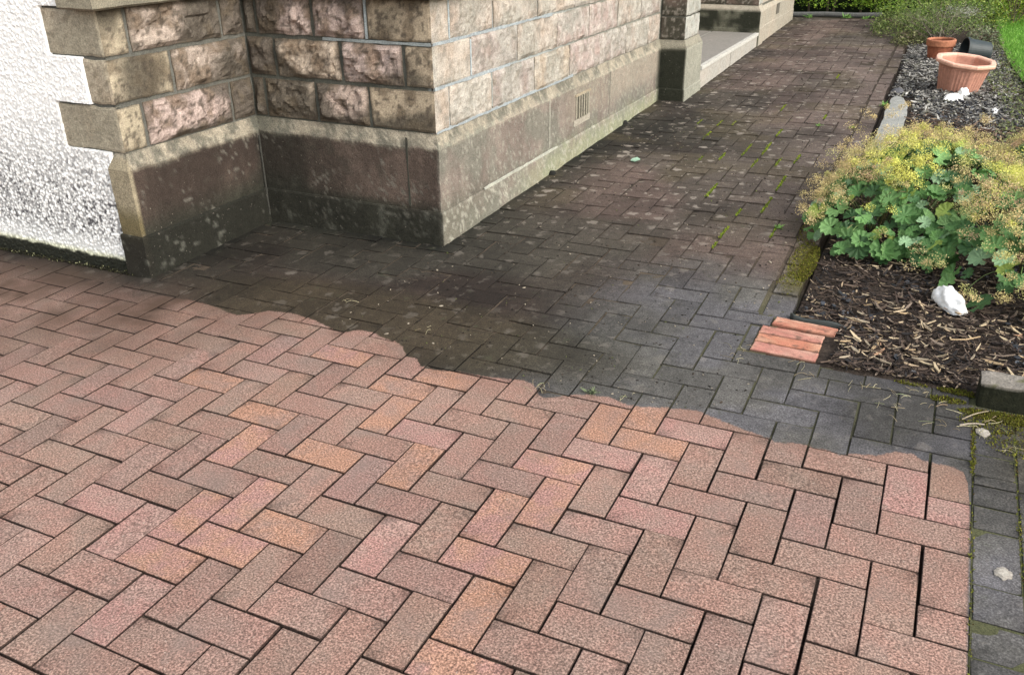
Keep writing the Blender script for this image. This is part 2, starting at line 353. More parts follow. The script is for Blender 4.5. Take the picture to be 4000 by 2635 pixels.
    h1 = noise(t, 190, 4, .7); h2 = noise(t, 45, 3, .6)
    ha = node(t, 'ShaderNodeMath', operation='MULTIPLY_ADD', _1=.6); L.new(h2, ha.inputs[0]); L.new(h1, ha.inputs[2])
    bump(t, b, ha.outputs[0], .55, .0025)
    return m
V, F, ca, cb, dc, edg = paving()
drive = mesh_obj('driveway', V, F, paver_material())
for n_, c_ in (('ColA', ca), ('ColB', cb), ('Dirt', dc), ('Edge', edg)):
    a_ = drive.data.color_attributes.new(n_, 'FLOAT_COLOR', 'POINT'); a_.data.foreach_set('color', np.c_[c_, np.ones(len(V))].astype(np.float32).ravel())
tag(drive, 'block paving in herringbone, washed pink-brown in front and grimy along the path', kind='structure')

# jointing sand bed under the pavers
def joint_bed():
    xs = np.arange(-5.2, .81, .0125); ys = np.concatenate([np.arange(-2.6, 3., .0125), np.arange(3., 9.3, .03)])
    X, Y = np.meshgrid(xs, ys); cm = cleanmask(X, Y, .02); cm = cm * ss(-3.6, -3.0, X - .0) if False else cm
    P = np.stack([X, Y, 0 * X], -1); n = fbm(P, 9, 3, 5); n2 = fbm(P, 60, 2, 8)
    Z = np.where(cm > .5, -.016, -.0028) - .002 * n2 - .003 * ss(.5, .65, n) * (1 - cm)
    Z = np.where((X > -.4) & (Y > .88), -.035, Z)
    Z = np.where((X > .19) & (Y < .9) & (Y <.86), -.004 + .003 * n, Z)
    brown = np.array([.15, .115, .085])
    dirty = mix(mix([.075, .060, .045], brown * .8, ss(.35, .6, n)) * .9, [.050, .040, .032], ss(1.2, 2.3, Y + .6 * (n - .5)) * .85)
    dirty = mix(dirty, [.08, .085, .03], ss(.0, .25, X) * .8)
    dirty = mix(dirty, [.075, .08, .045], ss(-1.1, -.7, X) * ss(1.6, 1.2, Y) * .7)
    fill = ss(.50, .66, fbm(P, 5, 4, 55)) * cm; Z = Z + .010 * fill * (n2 > .35)
    col = mix(dirty, mix([.026, .017, .013], [.085, .062, .047], fill), cm)
    idx = np.arange(X.size).reshape(X.shape); F = np.stack([idx[:-1, :-1], idx[:-1, 1:], idx[1:, 1:], idx[1:, :-1]], -1).reshape(-1, 4)
    P = np.stack([X, Y, Z], -1).reshape(-1, 3)
    o = mesh_obj('driveway_joint_sand', P, F, grainy('joint_sand', .95, .1, 300, .6, 1.5, .6, .004), col=col.reshape(-1, 3))
    tag(o, 'sand and grime filling the joints of the paving', kind='structure')
joint_bed()

# ground sheet to the horizon
g_ = MB(); g_.box(-120, 120, -120, 120, -.5, -.06, (.06, .05, .035)); tag(g_.build('ground', grainy('earth', .95, .1, 60)), 'bare earth below everything', kind='structure')

# ------------------------------------------------------------------ HOUSE
house = thing('stone_house', (-2.6, 3, 0), 'pale sandstone house corner with rough-faced blocks, plinth and white roughcast wall', 'house')
M_stone = grainy('sandstone_blocks', .88, .25, 170, .68, 1.3, .9, .006, 35, bscale=70)
M_plinth = grainy('dressed_plinth_stone', .85, .25, 190, .60, 1.45, .9, .004, 30, speck=.745, spcol=(.20, .18, .15))
M_mortar = grainy('mortar', .9, .2, 150, .75, 1.25, .7, .004)
STONES = [(.44, .365, .29), (.42, .335, .285), (.47, .395, .315), (.385, .32, .27), (.43, .36, .27), (.41, .325, .29)]
class Face:
    def __init__(s, o, u, n): s.o = np.array(o, float); s.u = np.array(u, float); s.n = np.array(n, float)
    def P(s, U, D, Z): return s.o + U[..., None] * s.u + D[..., None] * s.n + Z[..., None] * np.array([0, 0, 1.])
STW = {'stone_wall': MB(), 'buttress': MB(), 'porch_wall': MB()}; bseed = [100]
def block(fc, u0, u1, z0, z1, style='rock', joint=None, tone=None, keep0=False, keep1=False, zone='E', top=True):
    """one dressed block: grid front with a pitched face and a skirt running back into the joint"""
    joint = joint or (.0085 if zone in 'SP' else .006)
    bseed[0] += 1; sd_ = bseed[0]; r_ = np.random.default_rng(sd_)
    a0 = u0 + (0 if keep0 else joint); a1 = u1 - (0 if keep1 else joint); b0 = z0 + joint; b1 = z1 - joint
    st = .009
    nu = max(3, int((a1 - a0) / st)); nz = max(3, int((b1 - b0) / st))
    us = np.linspace(a0, a1, nu + 1); zs = np.linspace(b0, b1, nz + 1)
    U, Z = np.meshgrid(us, zs); e = np.minimum(np.minimum(U - a0 + (1 if keep0 else 0), a1 - U + (1 if keep1 else 0)), np.minimum(Z - b0, b1 - Z))
    # uneven block edges
    wob = lambda q, s_: (fbm(np.stack([q * 0 + s_, q, q * 0 + sd_], -1), 18, 3, sd_) - .5) * .009
    k0 = np.clip(1 - (Z - b0) / .03, 0, 1); k1 = np.clip(1 - (b1 - Z) / .03, 0, 1); Zp = Z + wob(U, 3) * k0 + wob(U, 7) * k1
    h0 = np.clip(1 - (U - a0) / .03, 0, 1) * (0 if keep0 else 1); h1 = np.clip(1 - (a1 - U) / .03, 0, 1) * (0 if keep1 else 1); Up = U + wob(Z, 11) * h0 + wob(Z, 13) * h1
    Q = np.stack([U + sd_ * 3.1, Z, U * 0 + sd_], -1)
    if style == 'rock':
        f1 = fbm(Q, 13, 4, sd_); w1, w2, cid = worley(Q + .012 * (f1[..., None] - .5), 11, sd_)
        tilt = (cid - .5) * .016
        D = ss(0, .022, e) * .012 + ss(0, .03, e) * ((f1 - .5) * .042 + tilt + .008 * r_.random()) + ss(0, .012, e) * (fbm(Q, 55, 3, sd_ + 1) - .5) * .012
        D = D - ss(b0 + (b1 - b0) * .42, b0, Z) * ss(.0, .02, e) * .012 * r_.random()
        D = np.maximum(D, -.002)
    elif style == 'soft':
        D = ss(0, .02, e) * .006 + (fbm(Q, 14, 4, sd_) - .5) * .024 * ss(0, .02, e) + (fbm(Q, 60, 3, sd_) - .5) * .008 * ss(0, .008, e)
    else:
        D = ss(0, .010, e) * .003 + (fbm(Q, 9, 2, sd_) - .5) * .004 * ss(0, .02, e) + (fbm(Q, 80, 2, sd_) - .5) * .0015
    if keep0: D = D * ss(0, .006, U - a0)
    if keep1: D = D * ss(0, .006, a1 - U)
    c = np.array(tone if tone is not None else STONES[r_.integers(len(STONES))]) * (1 + r_.normal(0, .04))
    n = fbm(Q, 16, 4, sd_ + 5); n2 = fbm(Q, 60, 3, sd_ + 6); n3 = fbm(Q, 5, 3, sd_ + 8)
    col = mix(c, c * np.array([.80, .70, .62]), ss(.52, .72, n) * (.8 if style == 'rock' else .4))
    col = mix(col, c * np.array([1.12, 1.14, 1.12]), ss(.5, .3, n) * .5)
    W = fc.P(U, D, Z); x, y, z = W[..., 0], W[..., 1], W[..., 2]
    if zone == 'E':
        col = mix(col, col * np.array([.93, .96, 1.03]), np.ones_like(z)); col = mix(col, [.24, .225, .195], ss(.52, .66, fbm(Q, 28, 4, sd_ + 9)) * .55); col = mix(col, [.33, .33, .29], ss(.42, .66, n3) * .6); col = mix(col, [.50, .46, .41], ss(.55, .40, n) * .35)
        col = mix(col, [.15, .13, .10], ss(.014, .0, e) * ss(.45, .65, n) * .6); col = mix(col, [.2, .17, .13], ss(.60, .70, n2) * .45)
    if zone == 'Q': col = mix(col, [.2, .17, .12], ss(.60, .66, n2) * .7); col = mix(col, [.27, .25, .19], ss(.45, .65, n3) * .6)
    if zone in 'SP':
        dk = np.array([.062, .055, .042])
        inner = ss(-2.45, -2.85, x) if zone == 'S' else ss(1.0, 1.4, y)
        amt = ss(.42, .64, n3 + .36 * inner + .16 * ss(.75, .5, z) - .10)
        col = mix(col, dk, amt * .85)
        col = mix(col, [.11, .088, .06], ss(.50, .60, n) * .55)
        col = mix(col, [.07, .058, .045], ss(.60, .66, n2) * .75)
        col = mix(col, [.085, .07, .05], ss(.012, 0, e) * .6)
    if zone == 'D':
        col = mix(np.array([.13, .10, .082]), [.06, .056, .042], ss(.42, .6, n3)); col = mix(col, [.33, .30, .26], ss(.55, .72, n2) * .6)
    # grid + skirt
    g = fc.P(Up, D, Zp); a, b_ = g.shape[:2]
    pad = np.zeros((a + 2, b_ + 2, 3)); pad[1:-1, 1:-1] = g; cp = np.zeros_like(pad); cp[1:-1, 1:-1] = col
    pad[0, 1:-1] = g[0]; pad[-1, 1:-1] = g[-1]; pad[1:-1, 0] = g[:, 0]; pad[1:-1, -1] = g[:, -1]
    pad[0, 0] = g[0, 0]; pad[0, -1] = g[0, -1]; pad[-1, 0] = g[-1, 0]; pad[-1, -1] = g[-1, -1]
    m_ = np.ones(pad.shape[:2], bool); m_[1:-1, 1:-1] = False
    if keep0: m_[1:-1, 0] = False
    if keep1: m_[1:-1, -1] = False
    pad[m_] -= fc.n * .02
    for s_ in (0, -1): cp[s_] = cp[1 if s_ == 0 else -2]; cp[:, s_] = cp[:, 1 if s_ == 0 else -2]
    (STW['stone_wall'] if fc.P(np.array(u0), np.array(0), np.array(0))[1] < 4.51 and fc is not FBe and fc is not FBs else STW['buttress'] if fc in (FBe, FBs) else STW['porch_wall']).grid(pad, cp.reshape(-1, 3))

XS, YS, XP, YF = -1.915, 1.39, -2.87, .63
FE = Face((XS, 0, 0), (0, 1, 0), (1, 0, 0)); FS = Face((0, YS, 0), (1, 0, 0), (0, -1, 0))
FBs = Face((0, 4.53, 0), (1, 0, 0), (0, -1, 0)); FBe = Face((-1.735, 0, 0), (0, 1, 0), (1, 0, 0))
FP = Face((XP, 0, 0), (0, 1, 0), (1, 0, 0)); FF = Face((0, YF, 0), (1, 0, 0), (0, -1, 0))
Zc = [.478, .66, .835, 1.012]
# east face
Ej = [[1.39, 1.513, 1.907, 2.378, 2.843, 3.311, 3.79, 4.249, 4.5], [1.39, 1.712, 2.181, 2.666, 3.127, 3.609, 4.068, 4.5], [1.39, 1.533, 1.931, 2.417, 2.894, 3.37, 3.84, 4.3, 4.5], [1.39, 1.72, 2.2, 2.7, 3.2, 3.7, 4.2, 4.5]]
Zall = Zc + [1.19]
for ci in range(4):
    for k, (a, b) in enumerate(zip(Ej[ci][:-1], Ej[ci][1:])):
        z0, z1 = Zall[ci], (Zall[ci + 1])
        if ci == 3: z0 = 1.10; z1 = 1.28
        block(FE, a, b, z0, z1, 'flat' if k == 0 else 'soft', keep0=(k == 0), zone='E', tone=(.50, .42, .33) if k == 0 else None)
# south face
Sj = [[XP, -2.80, -2.515, -2.237, XS], [XP, -2.718, -2.363, -2.051, XS], [XP, -2.80, -2.496, -2.224, XS]]
for ci in range(3):
    for k, (a, b) in enumerate(zip(Sj[ci][:-1], Sj[ci][1:])):
        last = k == len(Sj[ci]) - 2
        block(FS, a, b, Zall[ci], Zall[ci + 1], 'flat' if last else 'rock', keep1=last, zone='S', tone=(.40, .33, .24) if last else None)
# pilaster east face
Pj = [[YF, .752, 1.246, YS], [YF, .938, YS], [YF, .755, 1.25, YS]]
for ci in range(3):
    for k, (a, b) in enumerate(zip(Pj[ci][:-1], Pj[ci][1:])):
        block(FP, a, b, Zall[ci], Zall[ci + 1], 'flat' if k == 0 else 'rock', keep0=(k == 0), zone='P', tone=(.43, .37, .27) if k == 0 else None)
# quoins on the front
for ci, xl in enumerate((-3.195, -3.0, -3.17)):
    block(FF, xl, XP, Zall[ci], Zall[ci + 1], 'flat', keep1=True, zone='Q', tone=(.385, .335, .255))
# buttress upper blocks
for z0, z1 in ((.478, .635), (.635, .80), (.80, .98)):
    block(FBs, XS, -1.735, z0, z1, 'flat', keep1=True, zone='D'); block(FBe, 4.53, 4.9, z0, z1, 'flat', keep0=True, keep1=True, zone='E', tone=(.42, .42, .36))
# return wall behind the porch step, and the pier and wall beyond
FRs = Face((0, 7.08, 0), (1, 0, 0), (0, -1, 0)); FRe = Face((-1.735, 0, 0), (0, 1, 0), (1, 0, 0))
for a, b in ((-3.0, -2.5), (-2.5, -2.05), (-2.05, -1.735)):
    block(FRs, a, b, .478, .66, 'flat', keep1=(b == -1.735), zone='D')
    block(FRs, a + .1, b + (.1 if b != -1.735 else 0), .66, .84, 'flat', keep1=(b == -1.735), zone='D')
for z0, z1 in ((.478, .66), (.66, .84)):
    block(FRe, 7.08, 7.26, z0, z1, 'flat', keep0=True, zone='E', tone=(.42, .42, .36)); block(FRe, 7.26, 8.0, z0, z1, 'soft', zone='E'); block(FRe, 8.0, 9.02, z0, z1, 'soft', zone='E')
for k_, b__ in STW.items(): b__.build(k_, M_stone, house, T=T)

# mortar cores
mo = MB(); SM = (.10, .105, .09); BL = (.34, .37, .37)
mo2 = MB(); mo3 = MB()
def core(x0, x1, y0, y1, z0, z1, cf, mo=mo):
    # subdivided skins so that the mortar colour can vary
    def skin(P, flip=False):
        n = fbm(P, 9, 3, 2)[..., None]; c = cf(P) * (.75 + .5 * n)
        mo.grid(P, c.reshape(-1, 3), flip=flip)
    zs = np.arange(z0, z1 + .01, .02); ys_ = np.arange(y0, y1 + .01, .02); xs_ = np.arange(x0, x1 + .01, .02)
    A, B = np.meshgrid(ys_.clip(y0, y1), zs); skin(np.stack([A * 0 + x1, A, B], -1) + (fbm(np.stack([A, B, A], -1), 40, 2)[..., None] - .5) * np.array([.004, 0, 0]))
    A, B = np.meshgrid(xs_.clip(x0, x1), zs); skin(np.stack([A, A * 0 + y0, B], -1) + (fbm(np.stack([A, B, A], -1), 40, 2)[..., None] - .5) * np.array([0, .004, 0]))
def cf_main(P):
    e = ss(1.38, 1.41, P[..., 1]) * ss(-2.3, -1.96, P[..., 0] + 0 * P[..., 1])
    s_ = mix([.085, .088, .074], [.27, .30, .30], ss(.70, .9, P[..., 2] + .3 * (fbm(P, 6, 2) - .5)) * ss(-2.6, -2.2, P[..., 0]) * .8)
    return mix(s_, BL, ss(-1.93, -1.915, P[..., 0]))
core(XP - .3, XS - .005, YS + .005, 4.6, .40, 1.3, lambda P: mix(np.broadcast_to([.085, .088, .074], P.shape), mix([.34, .37, .37], [.22, .22, .19], ss(2.2, 3.2, P[..., 1])), ss(-1.935, -1.925, P[..., 0])) if True else 0)
core(-3.3, XP - .005, YF + .005, 1.5, .40, 1.3, lambda P: np.broadcast_to([.12, .12, .105], P.shape))
core(-2.2, -1.74, 4.535, 4.88, .40, 1.2, lambda P: np.broadcast_to([.10, .10, .085], P.shape), mo2)
core(-3.2, -1.74, 7.085, 9.0, .40, 1.1, lambda P: np.broadcast_to([.12, .12, .10], P.shape), mo3)
# blue-grey pointing ribbons on the bed joints nearest the corner
def ribbon(P0, P1, nrm, w_, proud, col, seed):
    n = max(4, int(np.linalg.norm(np.subtract(P1, P0)) / .012)); t_ = np.linspace(0, 1, n)[:, None]; L_ = np.array(P0) * (1 - t_) + np.array(P1) * t_
    a = np.array(P1, float) - np.array(P0); a /= np.linalg.norm(a); nr = np.array(nrm, float); up = np.cross(a, nr)
    ww = w_ * (.25 + 1.4 * fbm(L_ + seed, 22, 4, seed))[:, None]; wob = .004 * (fbm(L_ + 5 + seed, 12, 2, seed)[:, None] - .5)
    rows = [L_ + up * (wob + ww * .5) - nr * .004, L_ + up * (wob + ww * .4) + nr * proud, L_ + up * (wob - ww * .4) + nr * proud, L_ + up * (wob - ww * .5) - nr * .004]
    P = np.stack(rows, 0); c = np.array(col) * (.8 + .4 * fbm(P, 20, 3, seed)[..., None]); mo.grid(P, c.reshape(-1, 3))
for z_, y1_ in ((.484, 2.9), (.66, 2.1), (.835, 2.6)):
    ribbon((XS, 1.395, z_), (XS, y1_, z_), (1, 0, 0), .016, .0015, (.31, .345, .36), int(z_ * 100))
for z_, x0_ in ((.835, -2.45),): ribbon((x0_, YS, z_), (XS - .003, YS, z_), (0, -1, 0), .015, .0015, (.25, .28, .28), 44)
ribbon((XS, 1.712, .67), (XS, 1.712, .82), (1, 0, 0), .012, .0025, (.38, .43, .45), 51); ribbon((XS, 1.533, .845), (XS, 1.533, 1.0), (1, 0, 0), .012, .0025, (.38, .43, .45), 52)
ribbon((-2.224, YS, .845), (-2.224, YS, 1.0), (0, -1, 0), .012, .0025, (.30, .34, .35), 53)
ribbon((XS, 1.907, .50), (XS, 1.907, .65), (1, 0, 0), .009, .002, (.30, .32, .30), 54)
# plinth joints: pale line on the east side, dark one on the south side
ribbon((-1.893, 2.53, .16), (-1.893, 2.53, .42), (1, 0, 0), .007, .0015, (.46, .45, .38), 55)
ribbon((-1.893, 3.46, .16), (-1.893, 3.46, .42), (1, 0, 0), .007, .0012, (.17, .16, .13), 56)
ribbon((-2.05, 1.367, .16), (-2.05, 1.367, .46), (0, -1, 0), .010, .0012, (.05, .05, .04), 57)
ribbon((-1.885, 1.75, .150), (-1.885, 2.62, .150), (1, 0, 0), .014, .0025, (.40, .40, .34), 58)
ribbon((-2.838, 1.352, .02), (-2.838, 1.352, .40), (1, 0, 0), .008, .001, (.055, .055, .048), 59)
mo.build('mortar', M_mortar, house, T=T); mo2.build('mortar', M_mortar, house, T=T); mo3.build('mortar', M_mortar, house, T=T)

# plinth and base course, swept along the outline with mitred corners
def sweep(path, prof, step=.012, closed=False, amp=.0015, sharp=None):
    """path: list of (x,y) walked with the outside on the right; prof: (inset, z). returns P grid, tangent ids"""
    pts = np.array(path, float); nseg = len(pts) - 1
    tan = (pts[1:] - pts[:-1]); ln = np.linalg.norm(tan, axis=1); tan /= ln[:, None]; nrm = np.stack([tan[:, 1], -tan[:, 0]], 1)
    rows = []; 
    for k in range(nseg):
        n = max(2, int(ln[k] / step)); t_ = np.linspace(0, 1, n + 1)
        m0 = nrm[k] if k == 0 else (nrm[k - 1] + nrm[k]) / (1 + nrm[k - 1] @ nrm[k]); m1 = nrm[k] if k == nseg - 1 else (nrm[k + 1] + nrm[k]) / (1 + nrm[k + 1] @ nrm[k])
        seg = []
        for tt in t_:
            base = pts[k] * (1 - tt) + pts[k + 1] * tt; m = m0 * max(0, 1 - tt * ln[k] / .05) + m1 * max(0, 1 - (1 - tt) * ln[k] / .05)
            # exact mitre: interpolate inset point ends linearly
            e0 = pts[k]; seg.append((base, tt))
        for base, tt in seg:
            rows.append([(pts[k] - i_ * m0) * (1 - tt) + (pts[k + 1] - i_ * m1) * tt for i_, z in prof])
    P = np.zeros((len(rows), len(prof), 3)); P[..., :2] = np.array(rows); P[..., 2] = np.array([z for _, z in prof])[None]
    return P
def fine(prof, st=.013):
    out = []
    for (a, z0), (b, z1) in zip(prof[:-1], prof[1:]):
        n = max(1, int(math.hypot(b - a, z1 - z0) / st))
        for k in range(n): t_ = k / n; out.append((a + (b - a) * t_, z0 + (z1 - z0) * t_))
    return out + [prof[-1]]
def plinth_col(P, base):
    x, y, z = P[..., 0], P[..., 1], P[..., 2]; n1 = fbm(P, 6, 4, 31); n2 = fbm(P, 22, 4, 32); n3 = fbm(P, 70, 3, 33); n4 = fbm(P * np.array([1, 1, .3]), 14, 3, 34)
    stone_ = mix([.36, .285, .215], [.42, .345, .26], n2)
    east = ss(-1.91, -1.885, x) * ss(1.35, 1.37, y)
    ea = mix([.20, .165, .142], [.29, .245, .208], ss(.3, .7, n4)); ea = mix(ea, [.20, .20, .165], ss(.40, .60, n1) * .85); ea = mix(ea, [.17, .15, .13], ss(.55, .68, n3) * .5); ea = mix(ea, [.14, .135, .105], ss(.26, .1, z + .12 * (n1 - .5)) * ss(2.4, 1.4, y) * .85)
    ea = mix(ea, [.37, .325, .26], ss(3.42, 3.5, y) * ss(.2, .3, z) * .8); ea = mix(ea, [.33, .285, .225], ss(2.7, 2.85, y) * ss(3.46, 3.4, y) * ss(.2, .27, z) * .55)
    ea = mix(ea, [.30, .32, .19], ss(.2, .06, z + .15 * (n2 - .5)) * ss(1.9, 2.6, y) * .6); ea = mix(ea, [.42, .41, .34], ss(.58, .66, n3) * .6)
    damp = mix([.042, .031, .025], [.024, .024, .0175], ss(.28, .12, z + .1 * (n1 - .5)))
    damp = mix(damp, [.078, .058, .047], ss(-2.75, -2.45, x + .5 * (n1 - .5)) * ss(.15, .2, z) * ss(1.3, 1.36, y) * .85)
    damp = mix(damp, damp * 1.7, ss(.5, .68, n4) * .7)
    damp = mix(damp, [.022, .022, .017], ss(-2.2, -2.7, x) * ss(1.3, 1.36, y) * .6)
    damp = mix(damp, [.20, .19, .16], ss(.63, .68, n3) * .5 * ss(.45, .6, n1)); damp = mix(damp, [.055, .052, .041], ss(.56, .7, n2) * .3)
    top = ss(.405, .428, z + .035 * (fbm(P, 12, 4, 36) - .5) + .02 * (n3 - .5)); chm = mix([.27, .24, .185], [.14, .132, .105], ss(.38, .62, n2)); chm = mix(chm, [.40, .36, .28], ss(.56, .66, n3) * .6); chm = mix(chm, [.10, .10, .08], ss(-2.55, -2.85, x) * ss(1.3, 1.36, y) * ss(.35, .6, n1) * .8)
    so_ = mix(damp, chm, top)
    ea = mix(ea, mix([.40, .35, .27], [.23, .235, .18], ss(.4, .6, n2)), ss(.405, .43, z) * .7)
    c = mix(so_, ea, east)
    front = ss(.632, .622, y) * ss(-2.83, -2.85, x)        # little front return of the pilaster
    fr = mix(mix([.33, .285, .20], [.22, .19, .13], n2), [.14, .115, .06], ss(.30, .2, z + .1 * (n1 - .5))); fr = mix(fr, [.075, .055, .042], ss(.16, .1, z + .06 * (n1 - .5)))
    c = mix(c, fr, front)
    but = ss(4.4, 4.5, y) ; bs = ss(-1.706, -1.712, x); c = mix(c, mix([.022, .024, .016], [.30, .28, .22], ss(.40, .44, z + .03 * (n2 - .5)) * .8), but * bs)
    c = mix(c, mix([.33, .33, .27], [.22, .22, .18], n2), but * (1 - bs))
    return c
OUT = [(-2.965, .95), (-2.965, .60), (-2.84, .60), (-2.84, 1.36), (-1.886, 1.36), (-1.886, 4.50), (-1.70, 4.50), (-1.70, 4.95), (-2.9, 4.95)]
P = sweep(OUT, fine([(.0075, .147), (.0075, .418), (.034, .478), (.06, .482)]))
nz = (fbm(P, 10, 3, 41) - .5)[..., None] * .004 + (fbm(P, 60, 2, 42) - .5)[..., None] * .0016
pl = MB(); pl.grid(P + nz, plinth_col(P, 0).reshape(-1, 3), flip=True); pl.build('plinth', M_plinth, house, T=T)
P = sweep(OUT, fine([(0, -.15), (0, .140), (.003, .148), (.02, .150)]))
nz = (fbm(P, 12, 3, 43) - .5)[..., None] * .006 * ss(.15, .12, P[..., 2])[..., None]
c = plinth_col(P, 0); n_ = fbm(P, 25, 3, 45)
sth = ss(1.37, 1.35, P[..., 1]); c = mix(c, mix([.015, .015, .011], [.09, .09, .075], ss(.66, .76, n_)), sth * .9)
b_ = MB(); b_.grid(P + nz, c.reshape(-1, 3), flip=True); b_.build('base_course', M_plinth, house, T=T)
OUT2 = [(-3.2, 7.05), (-1.70, 7.05), (-1.70, 7.27), (-1.715, 7.27), (-1.715, 9.04), (-3.2, 9.04)]
P = sweep(OUT2, fine([(0, -.1), (0, .27), (.004, .275), (.004, .42), (.034, .478), (.06, .482)]), step=.03)
n1 = fbm(P, 6, 3, 50); sm = ss(7.07, 7.055, P[..., 1]); c = mix([.40, .34, .27], [.30, .29, .24], n1); c = mix(c, mix([.022, .024, .016], [.12, .12, .09], ss(.5, .65, n1)), sm)
b_ = MB(); b_.grid(P, c.reshape(-1, 3), flip=True); b_.build('plinth', M_plinth, house, T=T)
# porch step
st_ = MB(); n_ = 60
def slabcol(P, a, b): return mix(a, b, fbm(P, 7, 3, 61))
zs = np.linspace(-.05, .215, 10); ys_ = np.linspace(4.955, 7.05, 90); A, B = np.meshgrid(ys_, zs)
P = np.stack([A * 0 - 1.712, A, B], -1); st_.grid(P, slabcol(P, (.42, .38, .33), (.34, .34, .31)).reshape(-1, 3))
st_.box(-1.7115, -1.7105, 5.96, 5.975, -.05, .214, (.2, .19, .17))
st_.build('porch_riser', M_mortar, house, T=T)
st_ = MB()
for xa, xb in ((-2.14, -1.735), (-2.75, -2.155)):
    xs_ = np.linspace(xa, xb, 24); A, B = np.meshgrid(xs_, ys_); P = np.stack([A, B, A * 0 + .238], -1)
    st_.grid(P, slabcol(P, (.21, .205, .185), (.26, .24, .22)).reshape(-1, 3))
st_.box(-2.8, -1.74, 4.956, 7.049, .1, .232, (.4, .4, .36))
st_.build('porch_slab', grainy('porch_slab_stone', .6, .4, 120, .85, 1.15, .2, .001), house, T=T)
st_ = MB(); st_.box(-1.735, -1.70, 4.955, 7.045, .216, .242, (.50, .49, .45)); st_.build('step_nosing', M_mortar, house, T=T)
# air vent in the plinth: dark panel painted as the shaded opening, with upright bars
vt = MB(); y0, y1, z0, z1 = 2.895, 3.11, .235, .372; X0 = -1.8935
vt.box(X0 - .002, X0 + .0012, y0, y1, z0, z1, (.045, .04, .03))
vt.build('vent_shade_panel', M_mortar, house, T=T)
vt = MB()
for k in range(6):
    yc = y0 + .014 + k * (y1 - y0 - .028) / 5; wv = .010 if 0 < k < 5 else .013
    vt.box(X0 - .001, X0 + (.0065 if 0 < k < 5 else .0045), yc - wv, yc + wv * .45, z0, z1, (.29, .268, .21))
vt.box(X0 - .001, X0 + .0055, y0 - .008, y1 + .008, z1 - .006, z1 + .008, (.33, .28, .20)); vt.box(X0 - .001, X0 + .005, y0 - .03, y1 + .005, z0 - .03, z0 + .004, (.36, .33, .27))
vt.build('air_vent', M_plinth, house, T=T)
vt = MB(); vt.box(-1.719, -1.7135, 7.95, 8.1, .32, .42, (.12, .11, .09)); vt.build('air_vent', M_plinth, house, T=T)
# projecting sill band at the top
SP = [(-3.0, .95), (-3.0, .575), (-2.815, .575), (-2.815, 1.335), (-1.86, 1.335), (-1.86, 4.45)]
P = sweep(SP, fine([(.08, 1.008), (.012, 1.008), (0, 1.016), (0, 1.09), (.01, 1.10), (.09, 1.10)], .02)); n1 = fbm(P, 8, 3, 66)
sl = MB(); sl.grid(P + (fbm(P, 15, 2, 67)[..., None] - .5) * .004, mix([.30, .27, .20], [.17, .16, .125], n1).reshape(-1, 3), flip=True); sl.build('window_sill', M_plinth, house, T=T)

# masonry above the picture, so that the house stands up to eaves height
up = MB()
def upbox(x0, x1, y0, y1, z0, z1):
    for fc_, (a0, a1) in ((Face((x1, 0, 0), (0, 1, 0), (1, 0, 0)), (y0, y1)), (Face((0, y0, 0), (1, 0, 0), (0, -1, 0)), (x0, x1))):
        A, B = np.meshgrid(np.arange(a0, a1 + .039, .04).clip(a0, a1), np.arange(z0, z1 + .039, .04).clip(z0, z1)); row = np.floor(B / .176); joint_ = (np.mod(B, .176) < .02) | (np.mod(A + row * .23, .46) < .03)
        P_ = fc_.P(A, -.006 * joint_, B); c_ = mix([.42, .36, .29], [.33, .28, .23], fbm(P_, 6, 3, 81)); c_ = mix(c_, [.25, .26, .25], joint_ * .8); up.grid(P_, c_.reshape(-1, 3))
    up.box(x0, x1 - .01, y0 + .01, y1, z1 - .05, z1, (.3, .27, .22))
upbox(-3.3, -1.925, 1.40, 4.5, 1.105, 2.9); upbox(-3.3, -2.88, .64, 1.45, 1.105, 2.9); up.build('upper_wall', M_stone, house, T=T)
up = MB(); upbox(-3.4, -2.78, 4.5, 7.1, .24, 2.9); up.build('entrance_wall', M_stone, house, T=T)
up = MB(); upbox(-3.3, -1.745, 7.09, 9.02, .84, 2.9); up.build('upper_wall', M_stone, house, T=T)

